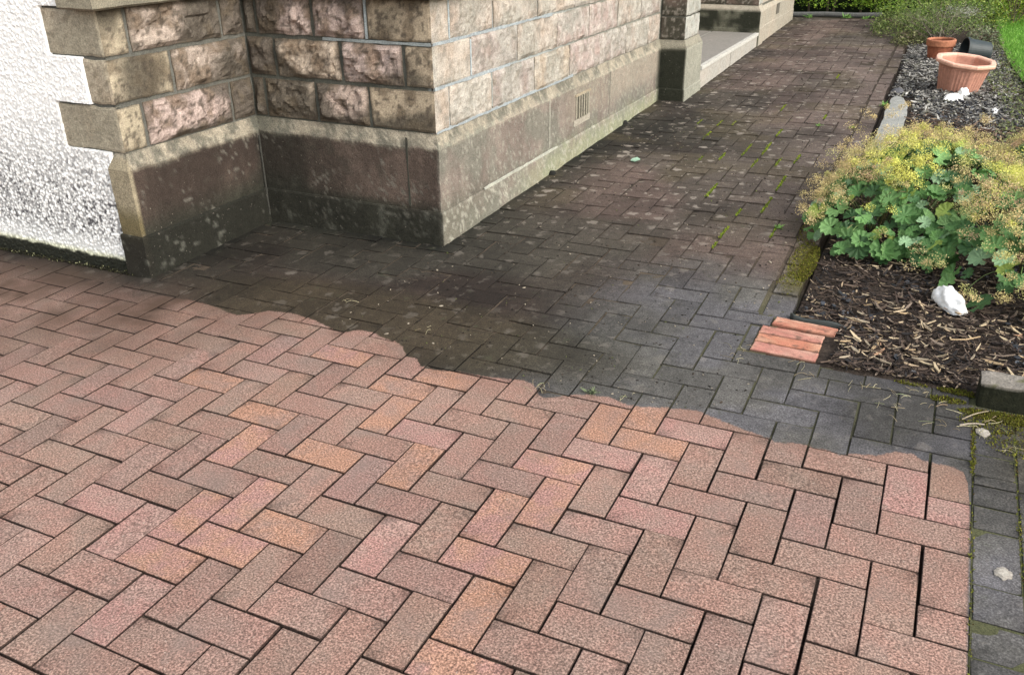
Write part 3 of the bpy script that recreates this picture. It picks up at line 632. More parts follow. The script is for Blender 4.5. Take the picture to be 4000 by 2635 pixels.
# roughcast wall, left
def roughcast():
    xs = np.concatenate([np.arange(-7, -3.95, .05), np.arange(-3.95, -2.91, .0042)]); zs = np.concatenate([np.arange(-.06, 1.2, .0042), np.arange(1.2, 2.6, .05)])
    X, Z = np.meshgrid(xs, zs); P = np.stack([X, 0 * X, Z], -1)
    d1, d2, cid = worley(P, 85, 71); d3, d4, cid2 = worley(P + 3.3, 55, 75)
    peb = np.clip(1 - d1 / .62, 0, 1) ** .6; peb2 = np.clip(1 - d3 / .5, 0, 1) ** .6 * (cid2 > .45)
    h = .003 * peb * (.5 + cid) + .004 * peb2; n = fbm(P, 3.2, 3, 77)
    Y = .622 - h - .004 * n
    # keep clear of the quoins and plinth edge: render stops against them
    qx = np.where(Z < .478, -2.95, np.where(Z < .66, -3.190, np.where(Z < .835, -2.996, np.where(Z < 1.012, -3.165, -3.0))))
    edge = ss(.0, .012, X - qx); Y = Y + edge * .03
    crev = 1 - np.maximum(peb * (.4 + .6 * cid), peb2)
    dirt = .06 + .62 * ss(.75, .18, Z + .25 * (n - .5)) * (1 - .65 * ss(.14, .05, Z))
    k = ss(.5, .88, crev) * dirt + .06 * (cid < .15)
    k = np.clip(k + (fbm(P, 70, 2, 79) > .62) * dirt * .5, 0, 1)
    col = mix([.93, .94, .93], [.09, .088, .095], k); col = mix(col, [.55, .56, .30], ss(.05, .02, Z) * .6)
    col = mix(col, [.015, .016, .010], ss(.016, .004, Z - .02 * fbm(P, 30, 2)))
    idx = np.arange(X.size).reshape(X.shape); F = np.stack([idx[:-1, :-1], idx[:-1, 1:], idx[1:, 1:], idx[1:, :-1]], -1).reshape(-1, 4)
    V = T(np.stack([X, Y, Z], -1).reshape(-1, 3))
    m, t, b = mat_new('white_roughcast', .8, .3); c = mixc(t, 1., attr(t), ramp(t, noise(t, 240, 2, .6), [(.3, .86), (.6, 1.05)]), 'MULTIPLY'); t.links.new(c, b.inputs['Base Color']); bump(t, b, noise(t, 230, 3, .7), .5, .003)
    o = mesh_obj('roughcast_wall', V, F, m, house, col.reshape(-1, 3)); o['label'] = 'white roughcast render, dirty towards the ground'
roughcast()

# ------------------------------------------------------------------ scatter helpers
def scatter_mesh(name, P, L, W, yaw, pitch, col, mat, thick=.3, curl=0., roll=None, shape='chip', parent=None):
    """many small slivers in one mesh. P (n,3), L,W (n,)"""
    n = len(P); roll = rng.uniform(-.5, .5, n) if roll is None else roll
    if shape == 'chip':
        u = np.array([[-.5, -.3, 0], [-.5, .25, 0], [.0, .5, .1], [.5, .2, 0], [.5, -.15, 0], [0, -.5, .1]]); 
        top = u.copy(); bot = u.copy(); bot[:, 2] -= 1; tpl = np.r_[top, bot]
        F = [(0, 5, 4, 3, 2, 1)]; side = [(i, (i + 1) % 6, (i + 1) % 6 + 6, i + 6) for i in range(6)]
        quads = [(0, 5, 2, 1), (5, 4, 3, 2)] + side
        S = np.stack([L, W, W * thick], 1)
    elif shape == 'leaf':
        tpl = np.array([[0, 0, 0], [.35, .45, .05], [.35, -.45, .05], [1, 0, -.08]]); quads = [(0, 2, 3, 1)]; S = np.stack([L, W, L], 1)
    elif shape == 'blade':
        tpl = np.array([[0, -.5, 0], [0, .5, 0], [.6, .3, 0], [.6, -.3, 0]]); quads = [(0, 1, 2, 3)]; S = np.stack([L, W, L], 1)
    V = tpl[None] * S[:, None]
    if curl and shape == 'chip': V[..., 2] += curl * (tpl[None, :, 0] ** 2) * L[:, None]
    cr, sr_ = np.cos(roll)[:, None], np.sin(roll)[:, None]; y_ = V[..., 1] * cr - V[..., 2] * sr_; z_ = V[..., 1] * sr_ + V[..., 2] * cr
    cp, sp = np.cos(pitch)[:, None], np.sin(pitch)[:, None]; x2 = V[..., 0] * cp - z_ * sp; z2 = V[..., 0] * sp + z_ * cp
    cy, sy = np.cos(yaw)[:, None], np.sin(yaw)[:, None]; X = x2 * cy - y_ * sy; Y = x2 * sy + y_ * cy
    V = np.stack([X, Y, z2], -1) + P[:, None]; k = tpl.shape[0]
    q = np.array(quads); F = (q[None] + (np.arange(n) * k)[:, None, None]).reshape(-1, 4)
    return mesh_obj(name, V.reshape(-1, 3), F, mat, parent, np.repeat(col, k, 0))
def pal(n, cols, wts, var=.15):
    cols = np.array(cols); i = rng.choice(len(cols), n, p=np.array(wts) / np.sum(wts)); return cols[i] * (1 + rng.normal(0, var, (n, 1))).clip(.5, 1.6)

# ------------------------------------------------------------------ BED: soil, mulch, black stones
def bed():
    xs = np.arange(-.46, 1.6, .03); ys_ = np.arange(.86, 9.6, .03); X, Y = np.meshgrid(xs, ys_)
    Pn = np.stack([X, Y, 0 * X], -1); Z = -.022 + .018 * fbm(Pn, 3, 3, 91) + .012 * ss(-.35, -.1, X)
    Z = Z - .05 * ss(-.37, -.395, X)*(Y > 1.2)
    idx = np.arange(X.size).reshape(X.shape); F = np.stack([idx[:-1, :-1], idx[:-1, 1:], idx[1:, 1:], idx[1:, :-1]], -1).reshape(-1, 4)
    c = mix([.035, .027, .022], [.055, .042, .033], fbm(Pn, 20, 3, 92))
    o = mesh_obj('flower_bed_soil', np.stack([X, Y, Z], -1).reshape(-1, 3), F, grainy('soil', .95, .15, 90, .5, 1.5, .9, .01), col=c.reshape(-1, 3)); tag(o, 'dark soil of the flower bed', kind='structure')
bed()
def bedz(x, y): return -.022 + .018 * fbm(np.stack([x, y, 0 * x], -1), 3, 3, 91) + .012 * ss(-.35, -.1, x)
M_chip = grainy('wood_chip', .85, .25, 400, .8, 1.2, .3, .001, 90)
def edge_left(y): return np.where(y < 1.19, -.225, -.372) - np.maximum(0, y - 6) * .02
def mulch():
    # near, brown and straw coloured
    n = 21000; x = rng.uniform(-.38, .95, n); y = .885 + 3.2 * rng.random(n) ** 1.35
    k = (x > edge_left(y) + .012) & ~((x > .19) & (y < .90)) & ~((x > -.235) & (y < .885)); x, y = x[k], y[k]; n = len(x)
    L_ = rng.lognormal(math.log(.022), .5, n).clip(.007, .075); W_ = (L_ * rng.uniform(.08, .3, n)).clip(.0016, .009)
    col = pal(n, [(.060, .042, .033), (.034, .026, .022), (.11, .08, .06), (.33, .25, .165), (.48, .38, .25), (.020, .018, .018), (.20, .155, .12)], [30, 26, 22, 5, 3, 16, 10], .2)
    P_ = np.stack([x, y, bedz(x, y) + rng.uniform(.002, .02, n)], 1)
    o = scatter_mesh('bark_mulch', P_, L_, W_, rng.uniform(0, 6.28, n) * .6 + rng.choice([0, 2.6], n), rng.normal(0, .22, n), col, M_chip, thick=.35, curl=.3)
    tag(o, kind='stuff')
    # large pale straw-like splinters lying on top
    n = 210; x = rng.uniform(-.22, .62, n); y = rng.uniform(.9, 1.45, n); k = (x > edge_left(y) + .02) & ~((x > .17) & (y < .99)) & ~((x > -.2) & (y < .92)); x, y = x[k], y[k]; n = len(x)
    L_ = rng.lognormal(math.log(.028), .6, n).clip(.008, .12); W_ = (L_ * rng.uniform(.04, .30, n)).clip(.0012, .011)
    col = pal(n, [(.46, .37, .24), (.40, .29, .17), (.34, .28, .20), (.44, .26, .16)], [5, 3, 4, 1], .12)
    o = scatter_mesh('straw_splinters', np.stack([x, y, bedz(x, y) + rng.uniform(.014, .026, n)], 1), L_, W_, rng.normal(2.75, 1.1, n), rng.normal(0, .15, n), col, M_chip, thick=.3, curl=.2); tag(o, kind='stuff')
    # further back: greyish white chips over black
    n = 15000; x = rng.uniform(-.42, .62, n); y = rng.uniform(3.3, 7.5, n)
    k = (x > edge_left(y) + .012) & (x < .38 + .1 * rng.random(n)) & ~((x < -.2) & (y < 5.1) & (y > 3.6)); x, y = x[k], y[k]; n = len(x)
    L_ = rng.lognormal(math.log(.026), .45, n).clip(.008, .07); W_ = (L_ * rng.uniform(.12, .42, n)).clip(.003, .016)
    far = ss(4.0, 4.7, y + .3 * (x)) > rng.random(n)
    cA = pal(n, [(.10, .065, .05), (.055, .042, .034), (.21, .145, .105), (.30, .22, .15), (.03, .027, .026)], [30, 24, 22, 8, 14], .2)
    cB = pal(n, [(.30, .29, .265), (.18, .175, .16), (.07, .068, .066), (.44, .43, .40), (.13, .13, .10), (.03, .03, .034)], [26, 22, 20, 12, 8, 18], .15)
    o = scatter_mesh('bark_mulch', np.stack([x, y, bedz(x, y) + rng.uniform(.002, .024, n)], 1), L_, W_, rng.uniform(0, 6.28, n), rng.normal(0, .25, n), np.where(far[:, None], cB, cA), M_chip, thick=.4, curl=.3); tag(o, kind='stuff')
    # black slate pieces
    n = 2600; x = rng.uniform(-.36, .8, n); y = rng.uniform(.93, 5.2, n); cl = fbm(np.stack([x, y, x * 0], -1), 5, 2, 95)
    k = (x > edge_left(y) + .025) & ((cl > .54) | ((x < -.2) & (y < 1.5) & (rng.random(n) < .7)) | ((y > 4.3) & (y < 5.3))) & ~((x > .17) & (y < 1.0)) & ~((x < -.2) & (y < 5.1) & (y > 3.6)); x, y = x[k], y[k]; n = len(x)
    L_ = rng.uniform(.010, .03, n); W_ = L_ * rng.uniform(.5, .9, n)
    col = pal(n, [(.028, .031, .038), (.045, .05, .06), (.02, .021, .024)], [4, 3, 3], .2)
    m = grainy('black_slate', .5, .5, 150, .7, 1.3, .5, .002)
    o = scatter_mesh('black_slate_pieces', np.stack([x, y, bedz(x, y) + rng.uniform(.008, .022, n)], 1), L_, W_, rng.uniform(0, 6.28, n), rng.normal(0, .3, n), col, m, thick=.35); tag(o, kind='stuff')
mulch()

# ------------------------------------------------------------------ four loose bricks on edge
M_brick = grainy('clay_brick', .85, .25, 230, .78, 1.22, .6, .003, 25, speck=.74, spcol=(.16, .07, .05))
def brick(cx, cy, cz, L_, W_, H_, yaw, label, tone):
    nx, ny = 22, 8; us = np.linspace(-L_ / 2, L_ / 2, nx); vs = np.linspace(-W_ / 2, W_ / 2, ny)
    def cage(z, ins): return None
    m = MB(); prof = [(.001, -H_), (.001, -.007), (.0012, -.0045), (.0022, -.0012), (.005, 0)]
    ring = []
    for a, b in [(-1, -1), (1, -1), (1, 1), (-1, 1)]: ring.append((a, b))
    def loop(ins, z):
        pts = []
        for k in range(4):
            a, b = np.array(ring[k], float), np.array(ring[(k + 1) % 4], float); n = 26 if k % 2 == 0 else 8
            for t_ in np.linspace(0, 1, n, endpoint=False):
                q = a * (1 - t_) + b * t_; pts.append((q[0] * (L_ / 2 - ins), q[1] * (W_ / 2 - ins), z))
        return np.array(pts)
    rows = [loop(i, z) for i, z in prof] + [loop(.012, .0), loop(W_ / 2 * .6, .0004)]
    P_ = np.stack(rows); e = (fbm(P_ + cx * 50 + cy * 31, 60, 3, 5) - .5)[..., None] * np.array([.003, .003, .002]); e2 = (fbm(P_ + cy * 77, 18, 2, 8) - .5)[..., None] * .002; P_ = P_ + e + e2
    n = P_.shape[1]; c0 = np.array(tone); nn = fbm(P_ + cy * 9, 16, 3, 3); col = mix(c0, c0 * np.array([.95, .78, .8]), ss(.4, .65, nn)); col = mix(col, [.52, .34, .26], ss(.5, .3, nn) * .4); col = mix(col, [.10, .06, .04], ss(-.003, -.007, P_[..., 2]) * (.85 if 'pushed' not in label else .35)); col = mix(col, [.13, .08, .06], ss(.66, .70, fbm(P_ + cx * 7, 70, 2, 6)) * .7)
    cs, sn = math.cos(yaw), math.sin(yaw); Q = P_.copy(); Q[..., 0] = cx + P_[..., 0] * cs - P_[..., 1] * sn; Q[..., 1] = cy + P_[..., 0] * sn + P_[..., 1] * cs; Q[..., 2] += cz
    m.grid(Q, col.reshape(-1, 3), wrap=True); m.add(Q[-1], [list(range(n))], col[-1])
    o = m.build('clay_brick', M_brick); tag(o, label, 'brick', 'orange bricks at the corner of the bed')
brick(-.325, 1.135, .006, .212, .060, .1, -.10, 'orange clay brick set on edge nearest the black plastic edging, pushed out to the right', (.46, .225, .15))
brick(-.357, 1.060, .004, .210, .0575, .1, -.045, 'orange clay brick on edge, pinkish right end, second from the black plastic edging', (.45, .24, .18))
brick(-.357, .996, .004, .210, .0585, .1, -.045, 'orange clay brick on edge, most orange one, third from the black plastic edging', (.47, .23, .145))
brick(-.358, .931, .003, .210, .060, .1, -.045, 'pink-orange clay brick on edge, nearest the washed driveway, next to the grey pavers', (.45, .24, .185))

# black plastic edging strip
def tube(m, pts, rad, col, seg=8, closed=False):
    pts = np.array(pts, float); n = len(pts); rad = np.broadcast_to(rad, n); tn = np.gradient(pts, axis=0); tn /= np.linalg.norm(tn, axis=1)[:, None]
    up = np.array([0, 0, 1.]); rows = []
    for i in range(n):
        s_ = np.cross(tn[i], up); s_ = s_ / (np.linalg.norm(s_) + 1e-9) if np.linalg.norm(s_) > 1e-3 else np.array([1., 0, 0]); v = np.cross(s_, tn[i])
        a = np.linspace(0, 2 * math.pi, seg, endpoint=False); rows.append(pts[i] + rad[i] * (np.cos(a)[:, None] * s_ + np.sin(a)[:, None] * v))
    m.grid(np.stack(rows), col, wrap=True); m.add(rows[0], [list(range(seg))], col); m.add(rows[-1], [list(range(seg))[::-1]], col)
m_, t_, b_ = mat_new('black_plastic', .45, .5); b_.inputs['Base Color'].default_value = (.04, .046, .043, 1); bump(t_, b_, noise(t_, 60, 3), .3, .002)
cm = MB(); cp = np.array([(-.386, 1.205), (-.372, 1.19), (-.34, 1.183), (-.28, 1.178), (-.225, 1.178), (-.198, 1.172), (-.192, 1.15), (-.195, 1.11)])
tt = np.linspace(0, 7, 60); cx_ = np.interp(tt, range(8), cp[:, 0]); cy_ = np.interp(tt, range(8), cp[:, 1])
zt = .012 + .003 * np.sin(tt * 2.3)
rows = np.stack([np.stack([cx_ + a, cy_ + b, zt + c], -1) for a, b, c in ((.0, -.004, -.07), (0, -.004, -.004), (0, -.001, .001), (0, .003, .001), (0, .006, -.004), (0, .006, -.07))])
cm.grid(rows); tag(cm.build('plastic_edging', m_, smooth=True), 'thin black plastic edging strip curving behind the orange bricks', 'edging')

# concrete kerb block, right
def roughbox(m, x0, x1, y0, y1, z0, z1, colf, amp=.004, st=.012, rnd=.006, seed=5):
    def face(o, a, b, na, nb, flip):
        A, B = np.meshgrid(np.linspace(0, 1, na + 1), np.linspace(0, 1, nb + 1)); P_ = np.array(o) + A[..., None] * np.array(a) + B[..., None] * np.array(b)
        return P_, flip
    nx, ny, nz_ = [max(2, int(q / st)) for q in (x1 - x0, y1 - y0, z1 - z0)]; X_, Y_, Z_ = x1 - x0, y1 - y0, z1 - z0
    for P_, fl in (face((x0, y0, z1), (X_, 0, 0), (0, Y_, 0), nx, ny, False), face((x0, y0, z0), (X_, 0, 0), (0, 0, Z_), nx, nz_, False), face((x0, y1, z0), (X_, 0, 0), (0, 0, Z_), nx, nz_, True),
                   face((x0, y0, z0), (0, Y_, 0), (0, 0, Z_), ny, nz_, True), face((x1, y0, z0), (0, Y_, 0), (0, 0, Z_), ny, nz_, False)):
        c_ = np.array([(x0 + x1) / 2, (y0 + y1) / 2, (z0 + z1) / 2]); h = np.array([X_, Y_, Z_]) / 2 - rnd
        q = P_ - c_; inn = np.clip(q, -h, h); d_ = q - inn; l_ = np.linalg.norm(d_, axis=-1, keepdims=True); q2 = inn + d_ / np.maximum(l_, 1e-6) * np.minimum(l_, rnd)
        P2 = c_ + q2 + (fbm(np.stack([P_[..., 1], P_[..., 2], P_[..., 0]], -1), 25, 3, seed)[..., None] - .5) * amp + (fbm(P_, 70, 2, seed)[..., None] - .5) * amp * .6
        m.grid(P2, colf(P_).reshape(-1, 3), flip=fl)
kb = MB()
def kcol(P_):  # near-black sides, pale top with olive patches
    n = fbm(P_, 30, 4, 12); top = ss(.066, .074, P_[..., 2]); c = mix([.012, .014, .008], [.024, .025, .014], n); tp = mix([.27, .245, .215], [.18, .165, .14], n); tp = mix(tp, [.10, .10, .03], ss(.56, .64, fbm(P_, 22, 3, 14)) * .9)
    return mix(c, tp, top)
roughbox(kb, .205, .95, .80, .885, -.06, .078, kcol, .006)
M_conc = grainy('weathered_concrete', .9, .2, 150, .7, 1.3, .8, .005, 30)
kbo = kb.build('kerb_block', M_conc); tag(kbo, 'weathered concrete kerb block with a dark front at the right edge', 'kerb')
# moss in front of it and on the pavers
def moss(name, pts, spread, n, h, cols, label=None):
    pts = np.array(pts); i = rng.integers(0, len(pts), n); P_ = np.c_[pts[i] + rng.normal(0, 1, (n, 2)) * np.array(spread), np.zeros(n)]
    return P_
M_leafy = None
def leaf_mat(name, rough=.6, trans=.25, spec=.35):
    m, t, b = mat_new(name, rough, spec); c = mixc(t, 1., attr(t), ramp(t, noise(t, 60, 3, .6), [(.3, .8), (.7, 1.2)]), 'MULTIPLY'); t.links.new(c, b.inputs['Base Color'])
    tr = t.nodes.new('ShaderNodeBsdfTranslucent'); t.links.new(c, tr.inputs[0]); ms = node(t, 'ShaderNodeMixShader', _0=trans); out = t.nodes['Material Output']
    t.links.new(b.outputs[0], ms.inputs[1]); t.links.new(tr.outputs[0], ms.inputs[2]); t.links.new(ms.outputs[0], out.inputs[0]); return m
M_leaf = leaf_mat('leaf'); M_moss = leaf_mat('moss', .9, .1, .1)
def mossfield(name, x, y, z, h, cols, wts):
    n = len(x); P_ = np.stack([x, y, z], 1)
    o = scatter_mesh(name, P_, rng.uniform(.5, 1.2, n) * h, rng.uniform(.35, .7, n) * h, rng.uniform(0, 6.28, n), rng.uniform(.3, 1.4, n), pal(n, cols, wts), M_moss, shape='leaf'); tag(o, kind='stuff'); return o
# streaks of moss in the joints that run up the path
STREAK = [(-1.203, 3.13, 3.05), (-1.107, 3.24, 3.09), (-1.006, 3.48, 3.22), (-.895, 3.554, 3.27), (-.892, 3.173, 2.997), (-.785, 3.232, 3.054), (-.688, 3.339, 3.15), (-.686, 2.897, 2.637), (-1.015, 2.65, 2.56), (-1.215, 4.02, 3.9), (-1.314, 4.01, 3.87), (-1.43, 4.0, 3.86), (-.896, 3.89, 3.71), (-.802, 5.82, 5.65), (-.69, 2.52, 2.27), (-.70, 4.378, 4.26), (-1.005, 2.66, 2.42), (-.8, 2.04, 1.88), (-.797, 1.82, 1.75), (-.8, 2.29, 2.195), (-.588, 2.12, 1.96), (-1.305, 3.7, 3.5), (-.99, 4.6, 4.4)]
xs, ys_ = [], []
for x_, a, b in STREAK:
    n = int(260 * abs(a - b) / .2); xs.append(rng.normal(round(x_, 1) if abs(x_ - round(x_, 1)) < .015 else x_, .0032, n)); ys_.append(a + (b - a) * rng.random(n))
x = np.concatenate(xs); y = np.concatenate(ys_); mossfield('joint_moss', x, y, np.full(len(x), -.002), .009, [(.22, .30, .03), (.32, .36, .04), (.12, .18, .03), (.07, .12, .04)], [4, 3, 3, 2])
# moss carpets: border course by the plant, bed edge, kerb foot, render foot
def patch(cx, cy, rx, ry, n): 
    r_ = np.sqrt(rng.random(n)); a = rng.uniform(0, 6.28, n); return cx + rx * r_ * np.cos(a), cy + ry * r_ * np.sin(a)
xs, ys_ = [], []
for q in ((-.43, 1.75, .05, .22, 1500), (-.40, 1.72, .03, .2, 2200), (-.44, 1.5, .045, .12, 500), (-.46, 2.1, .04, .2, 500), (.30, .755, .14, .03, 2600), (.42, .75, .12, .03, 1600), (.13, .80, .05, .02, 500), (.17, .86, .07, .018, 800), (.03, .86, .05, .01, 200), (.2, .55, .006, .12, 260), (.3, .3, .005, .3, 120), (.2, .0, .005, .4, 110), (.33, .62, .1, .07, 700), (.24, .71, .08, .05, 700)):
    a, b = patch(*q); xs.append(a); ys_.append(b)
x = np.concatenate(xs); y = np.concatenate(ys_); k = ~((x > .2) & (y > .797)); x, y = x[k], y[k]
mossfield('edge_moss', x, y, np.full(len(x), 0.0), .008, [(.13, .14, .02), (.2, .19, .03), (.08, .08, .02), (.10, .07, .03)], [4, 2, 3, 2])
n = 1700; x = rng.uniform(-4.6, -2.93, n); tyl = np.interp(x, [-4.6, -2.9], [.60, .605]); y = tyl - np.abs(rng.normal(0, .008, n)); z = np.abs(rng.normal(0, .006, n)) + T(np.stack([x, y, 0 * x], 1))[:, 2] * 0 + .0
mossfield('wall_foot_moss', x, y, z, .010, [(.026, .028, .016), (.045, .045, .022), (.014, .014, .011), (.25, .25, .14)], [5, 3, 5, 1])
# crumbs, twigs and bits of leaf on the path
def debris():
    n = 2600; x = rng.uniform(-1.9, -.4, n); y = .45 + 5.5 * rng.random(n) ** 1.3; k = cleanmask(x, y) < .5; x, y = x[k], y[k]; n = len(x)
    L_ = rng.lognormal(math.log(.005), .4, n).clip(.002, .016)
    col = pal(n, [(.02, .017, .014), (.05, .038, .028), (.30, .26, .2), (.11, .13, .04)], [10, 5, 3, 1]); o = scatter_mesh('path_crumbs', np.stack([x, y, np.full(n, .002)], 1), L_, L_ * .6, rng.uniform(0, 6.28, n), rng.normal(0, .2, n), col, M_chip, thick=.5); tag(o, kind='stuff')
    # dry roots and straw in the joints near the bed corner
    m = MB(); spots = [(-.25, .80), (-.1, .79), (.0, .77), (.1, .76), (.2, .68), (.12, .64), (-.48, .89), (-.5, .82), (-.3, .86), (.05, .82), (-1.0, .40), (-.98, .43), (-.75, .46), (-.02, .70), (.28, .60), (-1.55, .62), (-1.95, .7), (.25, .72), (.2, .66)]
    for cx, cy in spots:
        for k in range(rng.integers(3, 8)):
            p0 = np.array([cx + rng.normal(0, .018), cy + rng.normal(0, .012), .003]); a = rng.uniform(0, 6.28); l_ = rng.uniform(.01, .045); q = np.linspace(0, 1, 5)[:, None]
            bend = rng.normal(0, .35); d0 = np.array([math.cos(a), math.sin(a), 0]); d1 = np.array([-math.sin(a), math.cos(a), 0]); pts = p0 + q * l_ * d0 + (q ** 2) * l_ * bend * d1 + np.sin(q * 3.14) * np.array([0, 0, rng.uniform(.0, .008)])
            tube(m, pts, .0007, tuple(pal(1, [(.42, .38, .24), (.30, .24, .15), (.3, .34, .18)], [3, 2, 1])[0]), seg=3)
    tag(m.build('dry_straw', M_chip), kind='stuff')
debris()
# a few longer twigs in front of the kerb block
M_wood = grainy('dry_twig', .85, .2, 300, .8, 1.2)
for (a, b, r_, c_, lb) in (((.17, .70), (.235, .76), .0022, (.30, .25, .18), 'thin straight twig lying against the dark face of the kerb block'), ((.165, .665), (.225, .68), .003, (.36, .31, .25), 'short pale stick beside the whitish patch in front of the kerb block'), ((.13, .765), (.10, .73), .0025, (.16, .12, .08), 'short dark curved twig on the mossy pavers left of the kerb block')):
    m = MB(); q = np.linspace(0, 1, 8)[:, None]; pts = np.array([*a, .004]) * (1 - q) + np.array([*b, .012]) * q + np.sin(q * 3.1) * np.array([0, .003, .003]); tube(m, pts, r_ * np.linspace(1, .6, 8), c_, 6); tag(m.build('twig', M_wood), lb, 'twig')

# ------------------------------------------------------------------ lumps: white stones, slab
def lump(name, c0, rx, ry, rz, mat, colf, label, cat, seed, yaw=0, res=(40, 26), amp=.25, group=None):
    a, b = np.meshgrid(np.linspace(0, 2 * math.pi, res[0], endpoint=False), np.linspace(-.3, math.pi / 2, res[1])); D = np.stack([np.cos(a) * np.cos(b), np.sin(a) * np.cos(b), np.sin(b)], -1)
    r_ = 1 + amp * (fbm(D + seed, 2.2, 3, seed) - .5) * 2 + .03 * (fbm(D + seed, 9, 3, seed) - .5); Q = D * r_[..., None] * np.array([rx, ry, rz]); cs, sn = math.cos(yaw), math.sin(yaw)
    P_ = np.stack([c0[0] + Q[..., 0] * cs - Q[..., 1] * sn, c0[1] + Q[..., 0] * sn + Q[..., 1] * cs, c0[2] + Q[..., 2]], -1); m = MB(); m.grid(P_, colf(P_, D).reshape(-1, 3), wrap=True)
    o = m.build(name, mat, smooth=True); tag(o, label, cat, group); return o
M_white = grainy('white_quartz', .6, .4, 180, .96, 1.03, .25, .002)
def wcol(P_, D): return mix([.95, .95, .94], [.30, .31, .33], ss(.70, .74, fbm(P_, 38, 2, 4)))
lump('white_stone', (.112, 1.475, .028), .042, .092, .044, M_white, wcol, 'lumpy white stone with dark pits in front of the frothy flowering plant', 'stone', 8, yaw=.42, amp=.3)
lump('white_stone', (.035, 5.03, .01), .055, .10, .04, M_white, wcol, 'small white stone lying on the mulch at the foot of the octagonal planter, left one', 'stone', 15, yaw=-.3)
lump('white_stone', (.10, 5.19, .02), .035, .05, .045, M_white, wcol, 'small white stone touching the octagonal planter, right one', 'stone', 21, amp=.35)
lump('white_stone', (.29, 4.72, .005), .02, .05, .03, M_white, wcol, 'tiny white stone on the mulch right of the planter', 'stone', 25)
def slab():
    o_ = np.array([(-.352, 3.55), (-.30, 3.5), (-.235, 3.6), (-.222, 4.2), (-.222, 4.62), (-.24, 4.85), (-.275, 5.02), (-.325, 5.10), (-.350, 5.0), (-.352, 4.4)])
    k = np.linspace(0, 10, 120, endpoint=False); i = k.astype(int); f = (k - i)[:, None]; P_ = o_[i % 10] * (1 - f) + o_[(i + 1) % 10] * f; c_ = P_.mean(0)
    P_ = P_ + (fbm(np.c_[P_, P_[:, :1] * 0], 9, 3, 3)[:, None] - .5) * .02; rows = [np.c_[P_, np.full(120, -.04)], np.c_[P_, np.full(120, .006)], np.c_[c_ + (P_ - c_) * .95, np.full(120, .012)], np.c_[c_ + (P_ - c_) * .5, np.full(120, .014)]]
    rows.append(np.c_[c_ + (P_ - c_) * .05, np.full(120, .014)]); Q = np.stack(rows); m = MB(); n = fbm(Q, 7, 4, 5); m.grid(Q, mix([.36, .36, .345], [.24, .25, .23], n).reshape(-1, 3), wrap=True); m.add(Q[-1], [list(range(120))], (.4, .4, .39))
    tag(m.build('stone_slab', M_conc), 'long pale grey stone slab with a rounded end between path and mulch', 'slab')
slab()
lump('dark_stone', (-.33, 5.24, .0), .045, .06, .03, grainy('dark_stone', .7, .3, 150), lambda P_, D: mix([.07, .072, .08], [.12, .12, .13], fbm(P_, 20, 3)), 'dark grey stone at the far tip of the pale stone slab', 'stone', 33)
# pale lumps on the paving (lime spots): small flat deposits
for (cx, cy, r_, lb) in ((.263, .068, .021, 'round whitish splash on the dark border paver at the right edge'), (.222, .655, .022, 'whitish crusty splash on the pavers in front of the kerb block')):
    m = MB(); a = np.linspace(0, 2 * math.pi, 40, endpoint=False); rr_ = r_ * (1 + .35 * (fbm(np.stack([np.cos(a), np.sin(a), a * 0 + cx * 9], -1), 2.5, 3, 3) - .5) * 2); o_ = np.stack([cx + rr_ * np.cos(a) * .8, cy + rr_ * np.sin(a), a * 0 + .0022], -1)
    i_ = np.stack([cx + rr_ * np.cos(a) * .5, cy + rr_ * np.sin(a) * .6, a * 0 + .0042], -1); b0 = o_.copy(); b0[:, 2] = -.001; m.grid(np.stack([b0, o_, i_]), (.34, .31, .27), wrap=True); m.add(i_, [list(range(40))], (.40, .37, .32)); tag(m.build('lime_splash', M_mortar), lb, 'splash')
# green scrap of leaf on the path
m = MB(); P_ = np.array([(-1.555, 2.90, .006), (-1.525, 2.89, .008), (-1.505, 2.925, .012), (-1.53, 2.945, .016), (-1.555, 2.93, .01)]); m.add(P_, [(0, 1, 2, 3, 4)], (.42, .62, .48)); m.add(P_ - [0, 0, .004], [(4, 3, 2, 1, 0)], (.42, .62, .48)); tag(m.build('leaf_scrap', M_leaf), 'small pale green scrap of leaf lying alone on the dark path', 'leaf')
# black drain stubs at the wall foot
for i, (x_, y_) in enumerate(((-1.876, 2.53), (-1.884, 3.745))):
    lump('soil_crumb', (x_, y_, .0), .022, .03, .02, M_chip, lambda P_, D: np.broadcast_to([.012, .012, .01], P_.shape), ('black crumb of soil at the foot of the wall below the plinth joint', 'black crumb of soil at the foot of the wall beyond the air vent')[i], 'soil crumb', 40 + i, res=(16, 8))

